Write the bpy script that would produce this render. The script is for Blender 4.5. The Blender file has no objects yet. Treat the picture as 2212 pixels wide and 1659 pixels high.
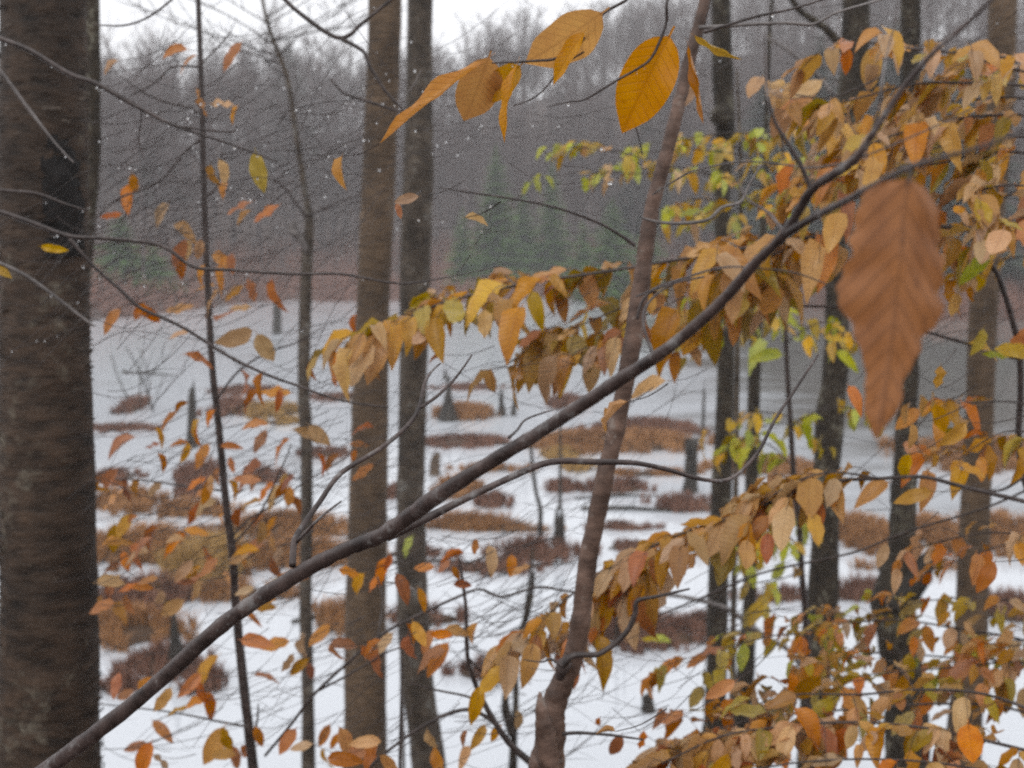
import bpy, math, random
import numpy as np
from mathutils import Vector, Matrix, noise

S = bpy.context.scene
COL = S.collection

# ------------------------------------------------------------------ camera
FPX, CX, CY, HOR = 2670.0, 1106.0, 829.5, 480.0     # lens in pixels of the 2212 px wide view; horizon row
PITCH = math.atan((CY - HOR) / FPX)
CAM = Vector((0.0, 0.0, 6.0))
cam_d = bpy.data.cameras.new('camera')
cam = bpy.data.objects.new('camera', cam_d)
COL.objects.link(cam)
cam.location = CAM
cam.rotation_euler = (math.pi / 2 - PITCH, 0, 0)
cam_d.sensor_width = 36.0
cam_d.lens = 36.0 * FPX / 2212.0
cam_d.clip_start = 0.05
cam_d.clip_end = 3000.0
cam_d.dof.use_dof = True                             # the photograph is slightly out of focus
cam_d.dof.focus_distance = 1.25
cam_d.dof.aperture_fstop = 7.8
S.camera = cam

# ------------------------------------------------------------------ sky, sun, exposure: bright overcast drizzle
SUN_EL, SUN_AZ = math.radians(48), math.radians(205)
world = bpy.data.worlds.new('World')
S.world = world
world.use_nodes = True
wn = world.node_tree
wn.nodes.clear()
w_out = wn.nodes.new('ShaderNodeOutputWorld')
w_bg = wn.nodes.new('ShaderNodeBackground')
w_sky = wn.nodes.new('ShaderNodeTexSky')
w_sky.sky_type = 'NISHITA'
w_sky.sun_disc = False
w_sky.sun_elevation = SUN_EL
w_sky.sun_rotation = SUN_AZ
w_sky.air_density = 1.0
w_sky.dust_density = 4.0
w_hsv = wn.nodes.new('ShaderNodeHueSaturation')
w_hsv.inputs['Saturation'].default_value = 0.12
w_mix = wn.nodes.new('ShaderNodeMix')
w_mix.data_type = 'RGBA'
w_mix.inputs[0].default_value = 0.8                  # an even cloud deck hides most of the clear sky
w_mix.inputs[7].default_value = (10.3, 10.5, 10.9, 1)
w_bg.inputs['Strength'].default_value = 0.105
wn.links.new(w_sky.outputs[0], w_hsv.inputs['Color'])
wn.links.new(w_hsv.outputs[0], w_mix.inputs[6])
wn.links.new(w_mix.outputs[2], w_bg.inputs['Color'])
wn.links.new(w_bg.outputs[0], w_out.inputs['Surface'])
sun_d = bpy.data.lights.new('sun', 'SUN')
sun_d.energy = 0.6
sun_d.angle = math.radians(35)
sun_d.color = (1.0, 0.97, 0.93)
sun = bpy.data.objects.new('sun', sun_d)
COL.objects.link(sun)
sd = Vector((math.sin(SUN_AZ) * math.cos(SUN_EL), math.cos(SUN_AZ) * math.cos(SUN_EL), math.sin(SUN_EL)))
sun.rotation_euler = sd.to_track_quat('Z', 'Y').to_euler()
S.view_settings.view_transform = 'Standard'
S.view_settings.look = 'None'
S.view_settings.exposure = 0.44
S.view_settings.gamma = 1.0
S.view_settings.use_curve_mapping = False
S.cycles.use_denoising = False
S.cycles.max_bounces = 6
S.cycles.diffuse_bounces = 3
S.cycles.glossy_bounces = 3
S.cycles.transmission_bounces = 4
S.cycles.transparent_max_bounces = 4
S.cycles.volume_bounces = 1
S.cycles.filter_width = 2.2
S.cycles.sample_clamp_indirect = 6.0

# ------------------------------------------------------------------ helpers
CF = Vector((0, math.cos(PITCH), -math.sin(PITCH)))
CU = Vector((0, math.sin(PITCH), math.cos(PITCH)))
CR = Vector((1, 0, 0))


def ray(x, y):
    return CF + CR * ((x - CX) / FPX) + CU * ((CY - y) / FPX)


def PY(x, y, D):
    """the place D metres in front of the camera, along the ground, that the photo shows at x, y"""
    d = ray(x, y)
    return CAM + d * (D / d.y)


def PW(x, y, z=0.0):
    d = ray(x, y)
    return CAM + d * ((z - CAM.z) / d.z)


def px2m(w, p):
    return w / FPX * (p - CAM).dot(CF)


def sstep(a, b, x):
    t = min(1.0, max(0.0, (x - a) / (b - a)))
    return t * t * (3 - 2 * t)


def shore_y(x):
    return 96 - 26 * sstep(-14, -30, x) - 22 * sstep(10, 34, x) + 2.5 * math.sin(x * 0.21) + 1.2 * math.sin(x * 0.63 + 1)


def ground_z(x, y):
    n = noise.noise((x * 0.3, y * 0.3, 0.0))
    if y < 11.6:
        z = 4.3 - 0.42 * y if y > 0 else 4.3 - 0.12 * y
        z += 0.12 * n
    else:
        z = -0.6
    ys = shore_y(x)
    if y > ys - 3:
        t = y - ys
        z = -0.6 + 0.95 * sstep(-3, 4, t)
        z += 1.6 * sstep(2, 26, t)
        hill = 19 + 4 * math.sin(x * 0.02 + 0.6) + 7 * sstep(-22, 12, x) + 5 * sstep(12, 60, x)
        z += hill * sstep(10, 150, t) + 0.25 * n * sstep(2, 10, t)
        z += 1.5 * noise.noise((x * 0.04, y * 0.04, 3.0)) * sstep(15, 60, t)
    side = max(sstep(70, 110, x) if y < 70 else 0, sstep(-70, -110, x) if y < 70 else 0)
    if side > 0 and 11.6 <= y:
        z = max(z, -0.6 + 3.0 * side)
    return z


def mat(name):
    m = bpy.data.materials.new(name)
    m.use_nodes = True
    nt = m.node_tree
    b = nt.nodes['Principled BSDF']
    return m, nt, b


def nd(nt, typ, **kw):
    n = nt.nodes.new(typ)
    for k, v in kw.items():
        if hasattr(n, k) and k not in ('Scale', 'Detail'):
            setattr(n, k, v)
        else:
            n.inputs[k].default_value = v
    return n


def ramp(nt, stops, fac):
    r = nt.nodes.new('ShaderNodeValToRGB')
    el = r.color_ramp.elements
    while len(el) < len(stops):
        el.new(0.5)
    for e, (p, c) in zip(el, stops):
        e.position = p
        e.color = (*c, 1) if len(c) == 3 else c
    nt.links.new(fac, r.inputs['Fac'])
    return r


def objcoord(nt, scale):
    tc = nt.nodes.new('ShaderNodeTexCoord')
    mp = nt.nodes.new('ShaderNodeMapping')
    mp.inputs['Scale'].default_value = scale
    nt.links.new(tc.outputs['Object'], mp.inputs['Vector'])
    return mp.outputs[0]


def bark(name, dark, mid, lichen, lich_at=0.62, band=(9, 9, 60), patch=5.0, bump=0.5, rough=0.7, dist=0.01):
    """wet bark: fine bands, broad stains and lichen blotches"""
    m, nt, b = mat(name)
    n1 = nd(nt, 'ShaderNodeTexNoise', Scale=1.0, Detail=6.0, Roughness=0.65)
    nt.links.new(objcoord(nt, band), n1.inputs['Vector'])
    n2 = nd(nt, 'ShaderNodeTexNoise', Scale=patch, Detail=5.0, Roughness=0.6)
    nt.links.new(objcoord(nt, (1, 1, 0.6)), n2.inputs['Vector'])
    n3 = nd(nt, 'ShaderNodeTexNoise', Scale=patch * 5, Detail=4.0, Roughness=0.7)
    nt.links.new(objcoord(nt, (1, 1, 1)), n3.inputs['Vector'])
    r1 = ramp(nt, [(0.32, dark), (0.68, mid)], n1.outputs['Fac'])
    stain = ramp(nt, [(0.35, (0.55, 0.55, 0.55)), (0.65, (1.15, 1.15, 1.15))], n2.outputs['Fac'])
    mul = nd(nt, 'ShaderNodeMix', data_type='RGBA', blend_type='MULTIPLY')
    mul.inputs[0].default_value = 1.0
    nt.links.new(r1.outputs[0], mul.inputs[6])
    nt.links.new(stain.outputs[0], mul.inputs[7])
    ad = nd(nt, 'ShaderNodeMath', operation='ADD')
    nt.links.new(n2.outputs['Fac'], ad.inputs[0])
    nt.links.new(n3.outputs['Fac'], ad.inputs[1])
    hf = nd(nt, 'ShaderNodeMath', operation='MULTIPLY')
    hf.inputs[1].default_value = 0.5
    nt.links.new(ad.outputs[0], hf.inputs[0])
    lm = ramp(nt, [(lich_at - 0.04, (0, 0, 0)), (lich_at + 0.05, (0.85, 0.85, 0.85))], hf.outputs[0])
    lx = nd(nt, 'ShaderNodeMix', data_type='RGBA')
    nt.links.new(lm.outputs[0], lx.inputs[0])
    nt.links.new(mul.outputs[2], lx.inputs[6])
    lx.inputs[7].default_value = (*lichen, 1)
    nt.links.new(lx.outputs[2], b.inputs['Base Color'])
    b.inputs['Roughness'].default_value = rough
    b.inputs['Specular IOR Level'].default_value = 0.35
    bp = nd(nt, 'ShaderNodeBump', Strength=bump, Distance=dist)
    nt.links.new(ad.outputs[0], bp.inputs['Height'])
    bp2 = nd(nt, 'ShaderNodeBump', Strength=bump, Distance=dist * 0.6)
    nt.links.new(n1.outputs['Fac'], bp2.inputs['Height'])
    nt.links.new(bp.outputs[0], bp2.inputs['Normal'])
    nt.links.new(bp2.outputs[0], b.inputs['Normal'])
    return m


def plain(name, c1, c2, scale=6.0, rough=0.75, spec=0.3, rnd=0.0):
    m, nt, b = mat(name)
    n1 = nd(nt, 'ShaderNodeTexNoise', Scale=scale, Detail=5.0, Roughness=0.65)
    nt.links.new(objcoord(nt, (1, 1, 1)), n1.inputs['Vector'])
    r = ramp(nt, [(0.3, c1), (0.7, c2)], n1.outputs['Fac'])
    out = r.outputs[0]
    nt.links.new(out, b.inputs['Base Color'])
    b.inputs['Roughness'].default_value = rough
    b.inputs['Specular IOR Level'].default_value = spec
    return m


def leaf_mat(name, c1, c2, vein, trans=0.38, rough=0.33):
    """autumn leaf: mottled colour, dark midrib and side veins, a wet sheen, some light passing through"""
    m, nt, b = mat(name)
    uv = nt.nodes.new('ShaderNodeUVMap')
    sx = nt.nodes.new('ShaderNodeSeparateXYZ')
    nt.links.new(uv.outputs[0], sx.inputs[0])
    ab = nd(nt, 'ShaderNodeMath', operation='ABSOLUTE')
    sb = nd(nt, 'ShaderNodeMath', operation='SUBTRACT')
    sb.inputs[1].default_value = 0.5
    nt.links.new(sx.outputs[0], sb.inputs[0])
    nt.links.new(sb.outputs[0], ab.inputs[0])
    # side veins run from the midrib up towards the tip
    k = nd(nt, 'ShaderNodeMath', operation='MULTIPLY_ADD')
    k.inputs[1].default_value = -0.55
    nt.links.new(ab.outputs[0], k.inputs[0])
    nt.links.new(sx.outputs[1], k.inputs[2])
    fr = nd(nt, 'ShaderNodeMath', operation='MULTIPLY')
    fr.inputs[1].default_value = 11.0
    nt.links.new(k.outputs[0], fr.inputs[0])
    pp = nd(nt, 'ShaderNodeMath', operation='PINGPONG')
    pp.inputs[1].default_value = 0.5
    nt.links.new(fr.outputs[0], pp.inputs[0])
    v1 = ramp(nt, [(0.0, (1, 1, 1)), (0.12, (0, 0, 0))], pp.outputs[0])
    v2 = ramp(nt, [(0.0, (1, 1, 1)), (0.03, (0, 0, 0))], ab.outputs[0])
    mx = nd(nt, 'ShaderNodeMix', data_type='RGBA', blend_type='LIGHTEN')
    mx.inputs[0].default_value = 1
    nt.links.new(v1.outputs[0], mx.inputs[6])
    nt.links.new(v2.outputs[0], mx.inputs[7])
    oi = nt.nodes.new('ShaderNodeObjectInfo')
    n1 = nd(nt, 'ShaderNodeTexNoise', Scale=2.6, Detail=5.0, Roughness=0.6, noise_dimensions='4D')
    nt.links.new(uv.outputs[0], n1.inputs['Vector'])
    mw = nd(nt, 'ShaderNodeMath', operation='MULTIPLY')
    mw.inputs[1].default_value = 40
    nt.links.new(oi.outputs['Random'], mw.inputs[0])
    nt.links.new(mw.outputs[0], n1.inputs['W'])
    base = ramp(nt, [(0.3, c1), (0.7, c2)], n1.outputs['Fac'])
    n2 = nd(nt, 'ShaderNodeTexNoise', Scale=9.0, Detail=3.0, noise_dimensions='4D')
    nt.links.new(uv.outputs[0], n2.inputs['Vector'])
    nt.links.new(mw.outputs[0], n2.inputs['W'])
    spot = ramp(nt, [(0.66, (0, 0, 0)), (0.74, (0.6, 0.6, 0.6))], n2.outputs['Fac'])
    sp = nd(nt, 'ShaderNodeMix', data_type='RGBA')
    nt.links.new(spot.outputs[0], sp.inputs[0])
    nt.links.new(base.outputs[0], sp.inputs[6])
    sp.inputs[7].default_value = (*vein, 1)
    vx = nd(nt, 'ShaderNodeMix', data_type='RGBA')
    vm = nd(nt, 'ShaderNodeMath', operation='MULTIPLY')
    vm.inputs[1].default_value = 0.38
    nt.links.new(mx.outputs[2], vm.inputs[0])
    nt.links.new(vm.outputs[0], vx.inputs[0])
    nt.links.new(sp.outputs[2], vx.inputs[6])
    vx.inputs[7].default_value = (*vein, 1)
    hs = nd(nt, 'ShaderNodeHueSaturation')
    for sock, lo, hi, mulv in (('Hue', 0.490, 0.510, 7.3), ('Value', 0.78, 1.3, 3.1), ('Saturation', 0.85, 1.1, 5.7)):
        a = nd(nt, 'ShaderNodeMath', operation='MULTIPLY')
        a.inputs[1].default_value = mulv
        nt.links.new(oi.outputs['Random'], a.inputs[0])
        f = nd(nt, 'ShaderNodeMath', operation='FRACT')
        nt.links.new(a.outputs[0], f.inputs[0])
        mr = nt.nodes.new('ShaderNodeMapRange')
        mr.inputs['To Min'].default_value = lo
        mr.inputs['To Max'].default_value = hi
        nt.links.new(f.outputs[0], mr.inputs['Value'])
        nt.links.new(mr.outputs[0], hs.inputs[sock])
    nt.links.new(vx.outputs[2], hs.inputs['Color'])
    nt.links.new(hs.outputs[0], b.inputs['Base Color'])
    b.inputs['Roughness'].default_value = rough
    b.inputs['Specular IOR Level'].default_value = 0.32
    b.inputs['Coat Weight'].default_value = 0.22
    b.inputs['Coat Roughness'].default_value = 0.22
    b.inputs['Coat IOR'].default_value = 1.45
    bp = nd(nt, 'ShaderNodeBump', Strength=0.35, Distance=0.002)
    bp.invert = True
    nt.links.new(mx.outputs[2], bp.inputs['Height'])
    nt.links.new(bp.outputs[0], b.inputs['Normal'])
    tr = nt.nodes.new('ShaderNodeBsdfTranslucent')
    nt.links.new(hs.outputs[0], tr.inputs['Color'])
    ms = nt.nodes.new('ShaderNodeMixShader')
    ms.inputs[0].default_value = trans
    nt.links.new(b.outputs[0], ms.inputs[1])
    nt.links.new(tr.outputs[0], ms.inputs[2])
    nt.links.new(ms.outputs[0], nt.nodes['Material Output'].inputs['Surface'])
    return m


WL = {}


def thing(name, label, cat, loc, group=None):
    o = bpy.data.objects.new(name, None)
    o.empty_display_size = 0.1
    COL.objects.link(o)
    o.location = loc
    o['label'] = label
    o['category'] = cat
    if group:
        o['group'] = group
    WL[o.name] = Vector(loc)
    return o


def mk(name, V, F, m, parent=None, smooth=True, kind=None, uv=None, label=None):
    me = bpy.data.meshes.new(name)
    V = np.asarray([tuple(v) for v in V] if not isinstance(V, np.ndarray) else V, dtype=float)
    if parent is not None:
        V = V - np.array(WL[parent.name])
    me.from_pydata(V.tolist(), [], F)
    if smooth:
        me.polygons.foreach_set('use_smooth', [True] * len(me.polygons))
    if uv is not None:
        ul = me.uv_layers.new(name='UVMap')
        idx = np.empty(len(me.loops), dtype=np.int32)
        me.loops.foreach_get('vertex_index', idx)
        ul.data.foreach_set('uv', np.asarray(uv, dtype=np.float32)[idx].ravel())
    me.materials.append(m)
    me.update()
    o = bpy.data.objects.new(name, me)
    COL.objects.link(o)
    if parent is not None:
        o.parent = parent
        WL[o.name] = WL[parent.name]
    else:
        WL[o.name] = Vector((0, 0, 0))
    if kind:
        o['kind'] = kind
    if label:
        o['label'] = label
    return o


class MB:
    def __init__(self):
        self.V, self.F = [], []

    def add(self, V, F):
        o = len(self.V)
        self.V += [tuple(v) for v in V]
        self.F += [tuple(i + o for i in f) for f in F]

    def build(self, name, m, parent=None, **kw):
        if self.V:
            return mk(name, self.V, self.F, m, parent, **kw)


def smooth_line(pr, k=4):
    """Catmull-Rom through (point, radius) pairs"""
    if len(pr) < 3:
        k = max(k, 2)
    out = []
    n = len(pr)
    for i in range(n - 1):
        p0 = pr[max(i - 1, 0)]
        p1, p2 = pr[i], pr[i + 1]
        p3 = pr[min(i + 2, n - 1)]
        for j in range(k):
            t = j / k
            a = 0.5 * (2 * p1[0] + (p2[0] - p0[0]) * t + (2 * p0[0] - 5 * p1[0] + 4 * p2[0] - p3[0]) * t * t
                       + (3 * p1[0] - p0[0] - 3 * p2[0] + p3[0]) * t ** 3)
            out.append((a, p1[1] + (p2[1] - p1[1]) * t))
    out.append(pr[-1])
    return out


def tube(pr, n=8, rough=0.0, seed=0.0, cap=True, fr=3.0):
    pts = [p for p, _ in pr]
    V, F = [], []
    up = None
    for i, (p, r) in enumerate(pr):
        t = (pts[min(i + 1, len(pts) - 1)] - pts[max(i - 1, 0)])
        t = t.normalized() if t.length > 1e-9 else Vector((0, 0, 1))
        if up is None:
            up = t.orthogonal().normalized()
        up = (up - t * up.dot(t))
        up = up.normalized() if up.length > 1e-6 else t.orthogonal().normalized()
        side = t.cross(up)
        for j in range(n):
            a = 2 * math.pi * j / n
            d = up * math.cos(a) + side * math.sin(a)
            rr = r
            if rough:
                q = p + d * r
                rr = r * (1 + rough * noise.noise((q.x / r * 0.35 * fr / 3 + seed, q.y / r * 0.35 + seed, q.z / r * 0.12 * fr / 3))
                          + rough * 0.5 * noise.noise((q.x / r * 1.5, q.y / r * 1.5 + seed, q.z / r * 0.5)))
            V.append(p + d * rr)
    for i in range(len(pr) - 1):
        for j in range(n):
            a, b2 = i * n + j, i * n + (j + 1) % n
            F.append((a, b2, b2 + n, a + n))
    if cap:
        F.append(tuple(range(n - 1, -1, -1)))
        F.append(tuple(range((len(pr) - 1) * n, len(pr) * n)))
    return V, F


def px_line(pts, D):
    """(x, y, width[, D]) in photo pixels -> (point, radius)"""
    out = []
    for q in pts:
        d = q[3] if len(q) > 3 else D
        p = PY(q[0], q[1], d)
        out.append((p, px2m(q[2], p) / 2))
    return out


def to_ground(pr, flare=1.35):
    """carry a trunk on from its lowest seen point into the bank"""
    p, r = pr[-1]
    t = (p - pr[-2][0]).normalized()
    if t.z > -0.35:
        t = Vector((t.x, t.y, -0.6)).normalized()
    gz = min(ground_z(p.x, p.y), p.z - 0.2)
    k = (p.z - gz) / -t.z
    q = p + t * k
    gz2 = ground_z(q.x, q.y) - 0.15
    a = p + t * (k * 0.6)
    return pr + [(a, r * 1.08), (Vector((q.x, q.y, gz2 + 0.25)), r * 1.2), (Vector((q.x, q.y, gz2)), r * flare)]


def to_top(pr, h=5.0, end=0.35):
    p, r = pr[0]
    t = (p - pr[1][0]).normalized()
    t = Vector((t.x * 0.7, t.y * 0.7, max(t.z, 0.5))).normalized()
    return [(p + t * h + Vector((0.1, 0.05, 0)), r * end), (p + t * h * 0.5, r * 0.7)] + pr


# ------------------------------------------------------------------ materials
M_BARK_BIRCH = bark('dark_birch_bark', (0.013, 0.008, 0.005), (0.085, 0.053, 0.034), (0.14, 0.12, 0.09), 0.585, (11, 11, 34), 3.2, 0.9)
M_BARK_BROWN = bark('brown_bark', (0.050, 0.032, 0.019), (0.17, 0.112, 0.068), (0.20, 0.19, 0.17), 0.64, (8, 8, 60), 4.0, 0.6)
M_BARK_GREY = bark('grey_bark', (0.040, 0.030, 0.022), (0.135, 0.105, 0.078), (0.27, 0.27, 0.25), 0.60, (14, 14, 22), 7.0, 0.6)
M_BARK_MAPLE = bark('lichened_bark', (0.014, 0.010, 0.0065), (0.062, 0.046, 0.029), (0.22, 0.21, 0.16), 0.59, (25, 25, 25), 8.0, 0.9)
M_BARK_RED = bark('red_brown_sapling_bark', (0.060, 0.034, 0.024), (0.20, 0.125, 0.094), (0.27, 0.23, 0.20), 0.60, (30, 30, 60), 14.0, 0.4, 0.5, 0.002)
M_BARK_PURPLE = bark('smooth_wet_bark', (0.024, 0.017, 0.016), (0.11, 0.078, 0.070), (0.20, 0.19, 0.185), 0.58, (50, 50, 50), 22.0, 0.35, 0.4, 0.0015)
M_BARK_TWIG = bark('wet_twig_bark', (0.028, 0.020, 0.018), (0.085, 0.064, 0.058), (0.16, 0.15, 0.145), 0.63, (60, 60, 60), 30.0, 0.3, 0.4, 0.001)
M_BARK_PALE = bark('pale_twig_bark', (0.11, 0.095, 0.09), (0.22, 0.195, 0.185), (0.34, 0.33, 0.32), 0.6, (50, 50, 50), 25.0, 0.3, 0.5, 0.001)
M_SNAG = bark('weathered_dead_wood', (0.013, 0.0105, 0.008), (0.050, 0.040, 0.030), (0.20, 0.19, 0.17), 0.64, (14, 14, 4), 5.0, 0.7)
M_FLAKE = plain('peeling_bark', (0.05, 0.038, 0.03), (0.13, 0.105, 0.085), 9.0)
M_SEDGE = plain('rust_sedge', (0.17, 0.075, 0.028), (0.40, 0.20, 0.080), 1.2)
M_SEDGE_Y = plain('straw_sedge', (0.24, 0.13, 0.040), (0.46, 0.29, 0.10), 1.2)
M_HEATH = plain('dark_red_heath', (0.10, 0.046, 0.032), (0.25, 0.125, 0.082), 1.2)
M_MOUND = plain('peat', (0.035, 0.02, 0.012), (0.085, 0.048, 0.026), 3.0)
M_FOREST = plain('bare_forest_bark', (0.055, 0.037, 0.035), (0.105, 0.074, 0.070), 0.6)
M_BRUSH = plain('shore_brush', (0.12, 0.052, 0.036), (0.25, 0.12, 0.082), 0.25)
M_CONIFER = plain('conifer_needles', (0.020, 0.058, 0.006), (0.070, 0.140, 0.016), 1.5)
M_CONIFER_D = plain('dark_conifer_needles', (0.016, 0.024, 0.015), (0.040, 0.055, 0.032), 1.2)
M_GROUND = plain('leaf_litter', (0.042, 0.025, 0.020), (0.095, 0.058, 0.045), 0.9)

LM = {
    'amber': leaf_mat('amber_leaf', (0.52, 0.215, 0.014), (0.66, 0.32, 0.026), (0.32, 0.12, 0.012), 0.45),
    'gold': leaf_mat('golden_leaf', (0.38, 0.165, 0.014), (0.54, 0.27, 0.026), (0.24, 0.09, 0.010)),
    'orange': leaf_mat('orange_leaf', (0.42, 0.13, 0.016), (0.57, 0.22, 0.026), (0.26, 0.065, 0.010)),
    'rust': leaf_mat('rust_leaf', (0.28, 0.080, 0.016), (0.44, 0.15, 0.032), (0.16, 0.045, 0.012)),
    'tan': leaf_mat('tan_leaf', (0.42, 0.235, 0.095), (0.56, 0.345, 0.165), (0.24, 0.10, 0.03)),
    'olive': leaf_mat('olive_leaf', (0.30, 0.20, 0.015), (0.44, 0.30, 0.025), (0.18, 0.11, 0.012)),
    'lime': leaf_mat('yellow_green_leaf', (0.30, 0.34, 0.022), (0.48, 0.46, 0.04), (0.20, 0.20, 0.02), 0.4),
    'yellow': leaf_mat('yellow_leaf', (0.48, 0.26, 0.014), (0.62, 0.38, 0.024), (0.28, 0.13, 0.012)),
    'dead': leaf_mat('dry_brown_leaf', (0.165, 0.047, 0.010), (0.31, 0.100, 0.023), (0.030, 0.007, 0.004), 0.22, 0.6),
}

m, nt, b = mat('rain_drop')
b.inputs['Base Color'].default_value = (1, 1, 1, 1)
b.inputs['Transmission Weight'].default_value = 1.0
b.inputs['IOR'].default_value = 1.33
b.inputs['Roughness'].default_value = 0.02
M_DROP = m

# still water under a thin grey skin of wet ice; open and darker towards the far right
m, nt, b = mat('pond_water')
tc = nt.nodes.new('ShaderNodeTexCoord')
sx = nt.nodes.new('ShaderNodeSeparateXYZ')
nt.links.new(tc.outputs['Object'], sx.inputs[0])
nz = nd(nt, 'ShaderNodeTexNoise', Scale=1.0, Detail=5.0, Roughness=0.6)
nt.links.new(objcoord(nt, (0.10, 0.22, 0.1)), nz.inputs['Vector'])


def mrange(src, a, b2):
    r = nt.nodes.new('ShaderNodeMapRange')
    r.interpolation_type = 'SMOOTHSTEP'
    r.inputs['From Min'].default_value = a
    r.inputs['From Max'].default_value = b2
    nt.links.new(src, r.inputs['Value'])
    return r.outputs[0]


def mmath(op, a, c):
    r = nd(nt, 'ShaderNodeMath', operation=op)
    for i, s in enumerate((a, c)):
        if isinstance(s, (int, float)):
            r.inputs[i].default_value = s
        else:
            nt.links.new(s, r.inputs[i])
    return r.outputs[0]


wob = mmath('MULTIPLY', mmath('SUBTRACT', nz.outputs['Fac'], 0.5), 22.0)
mx_ = mmath('MULTIPLY', mrange(mmath('ADD', sx.outputs[0], wob), 4.0, 11.0), mrange(mmath('ADD', sx.outputs[1], wob), 24.0, 36.0))
thin = mrange(nz.outputs['Fac'], 0.56, 0.72)
opn = mmath('MAXIMUM', mx_, mmath('MULTIPLY', thin, 0.35))
cm = nd(nt, 'ShaderNodeMix', data_type='RGBA')
nt.links.new(opn, cm.inputs[0])
cm.inputs[6].default_value = (0.53, 0.55, 0.58, 1)
cm.inputs[7].default_value = (0.16, 0.15, 0.14, 1)
nt.links.new(cm.outputs[2], b.inputs['Base Color'])
b.inputs['IOR'].default_value = 1.33
b.inputs['Roughness'].default_value = 0.035
rip = nd(nt, 'ShaderNodeTexNoise', Scale=1.0, Detail=4.0, Roughness=0.55)
nt.links.new(objcoord(nt, (1.3, 2.6, 1.0)), rip.inputs['Vector'])
bpw = nd(nt, 'ShaderNodeBump', Strength=0.2, Distance=0.02)
nt.links.new(rip.outputs['Fac'], bpw.inputs['Height'])
ruf = mmath('MULTIPLY', mrange(mmath('ADD', sx.outputs[1], wob), 36.0, 58.0), mmath('SUBTRACT', 1.0, mx_))
nt.links.new(mmath('ADD', mmath('MULTIPLY', ruf, 1.0), 0.07), bpw.inputs['Strength'])   # wind ruffles the far left water
nt.links.new(bpw.outputs[0], b.inputs['Normal'])
M_WATER = m

# ------------------------------------------------------------------ setting: ground, pond
xs = np.concatenate([np.linspace(-280, -60, 34), np.linspace(-56, 56, 57), np.linspace(60, 280, 34)])
ys_ = np.concatenate([np.linspace(-40, -2, 10), np.linspace(-1, 16, 35), np.linspace(18, 60, 15), np.linspace(62, 130, 52), np.linspace(133, 420, 60)])
V = [(x, y, ground_z(x, y)) for y in ys_ for x in xs]
nx = len(xs)
F = [(j * nx + i, j * nx + i + 1, (j + 1) * nx + i + 1, (j + 1) * nx + i) for j in range(len(ys_) - 1) for i in range(nx - 1)]
mk('ground', V, F, M_GROUND, kind='structure')
xs = np.linspace(-120, 120, 25)
ys_ = np.linspace(9, 112, 21)
V = [(x, y, 0.0) for y in ys_ for x in xs]
F = [(j * 25 + i, j * 25 + i + 1, (j + 1) * 25 + i + 1, (j + 1) * 25 + i) for j in range(20) for i in range(24)]
mk('pond_water', V, F, M_WATER, kind='structure')


# ------------------------------------------------------------------ far hillside wood: one grey mass of bare trees
def ribbon(a, b2, w0, w1):
    """a three sided twig"""
    t = b2 - a
    t /= np.linalg.norm(t) + 1e-9
    u = np.cross(t, [0.31, 0.83, 0.46])
    u /= np.linalg.norm(u) + 1e-9
    v = np.cross(t, u)
    P = []
    for p, w in ((a, w0), (b2, w1)):
        for k in range(3):
            an = 2 * math.pi * k / 3
            P.append(p + (u * math.cos(an) + v * math.sin(an)) * w)
    return P, [(0, 1, 4, 3), (1, 2, 5, 4), (2, 0, 3, 5)]


def bare_tree(seed, H, nb=26, nt_=13):
    rg = np.random.RandomState(seed)
    mb = MB()
    p = np.array([0, 0, -0.5])
    r = 0.010 * H
    tr = [p]
    for k in range(6):
        p = p + np.array([rg.normal(0, .14), rg.normal(0, .14), H / 6.2])
        tr.append(p)
    for k in range(6):
        mb.add(*ribbon(tr[k], tr[k + 1], r * (1 - k / 6.6), r * (1 - (k + 1) / 6.6)))
    for k in range(nb):
        t = 0.30 + 0.68 * rg.rand() ** 0.8
        i = min(5, int(t * 6))
        a = tr[i] + (tr[i + 1] - tr[i]) * (t * 6 - i)
        az = rg.rand() * 6.283
        el = 0.45 + 0.65 * rg.rand()
        L = H * (0.12 + 0.20 * rg.rand()) * (1.25 - t * 0.8)
        d = np.array([math.cos(az) * math.cos(el), math.sin(az) * math.cos(el), math.sin(el)])
        m_ = a + d * L * .55
        e = m_ + (d + np.array([0, 0, .35]) + rg.normal(0, .15, 3)) * L * .5
        mb.add(*ribbon(a, m_, r * .28, r * .16))
        mb.add(*ribbon(m_, e, r * .16, r * .06))
        for q in range(nt_):
            s = a + (m_ - a) * rg.rand() if q % 2 else m_ + (e - m_) * rg.rand()
            f = s + (d * 0.5 + rg.normal(0, .5, 3) + np.array([0, 0, .5])) * L * .38
            w = 0.023
            u = rg.normal(0, 1, 3)
            u = u / np.linalg.norm(u) * w
            o = len(mb.V)
            mb.V += [tuple(s - u), tuple(s + u), tuple(f)]
            mb.F.append((o, o + 1, o + 2))
    return np.array(mb.V), mb.F


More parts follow.
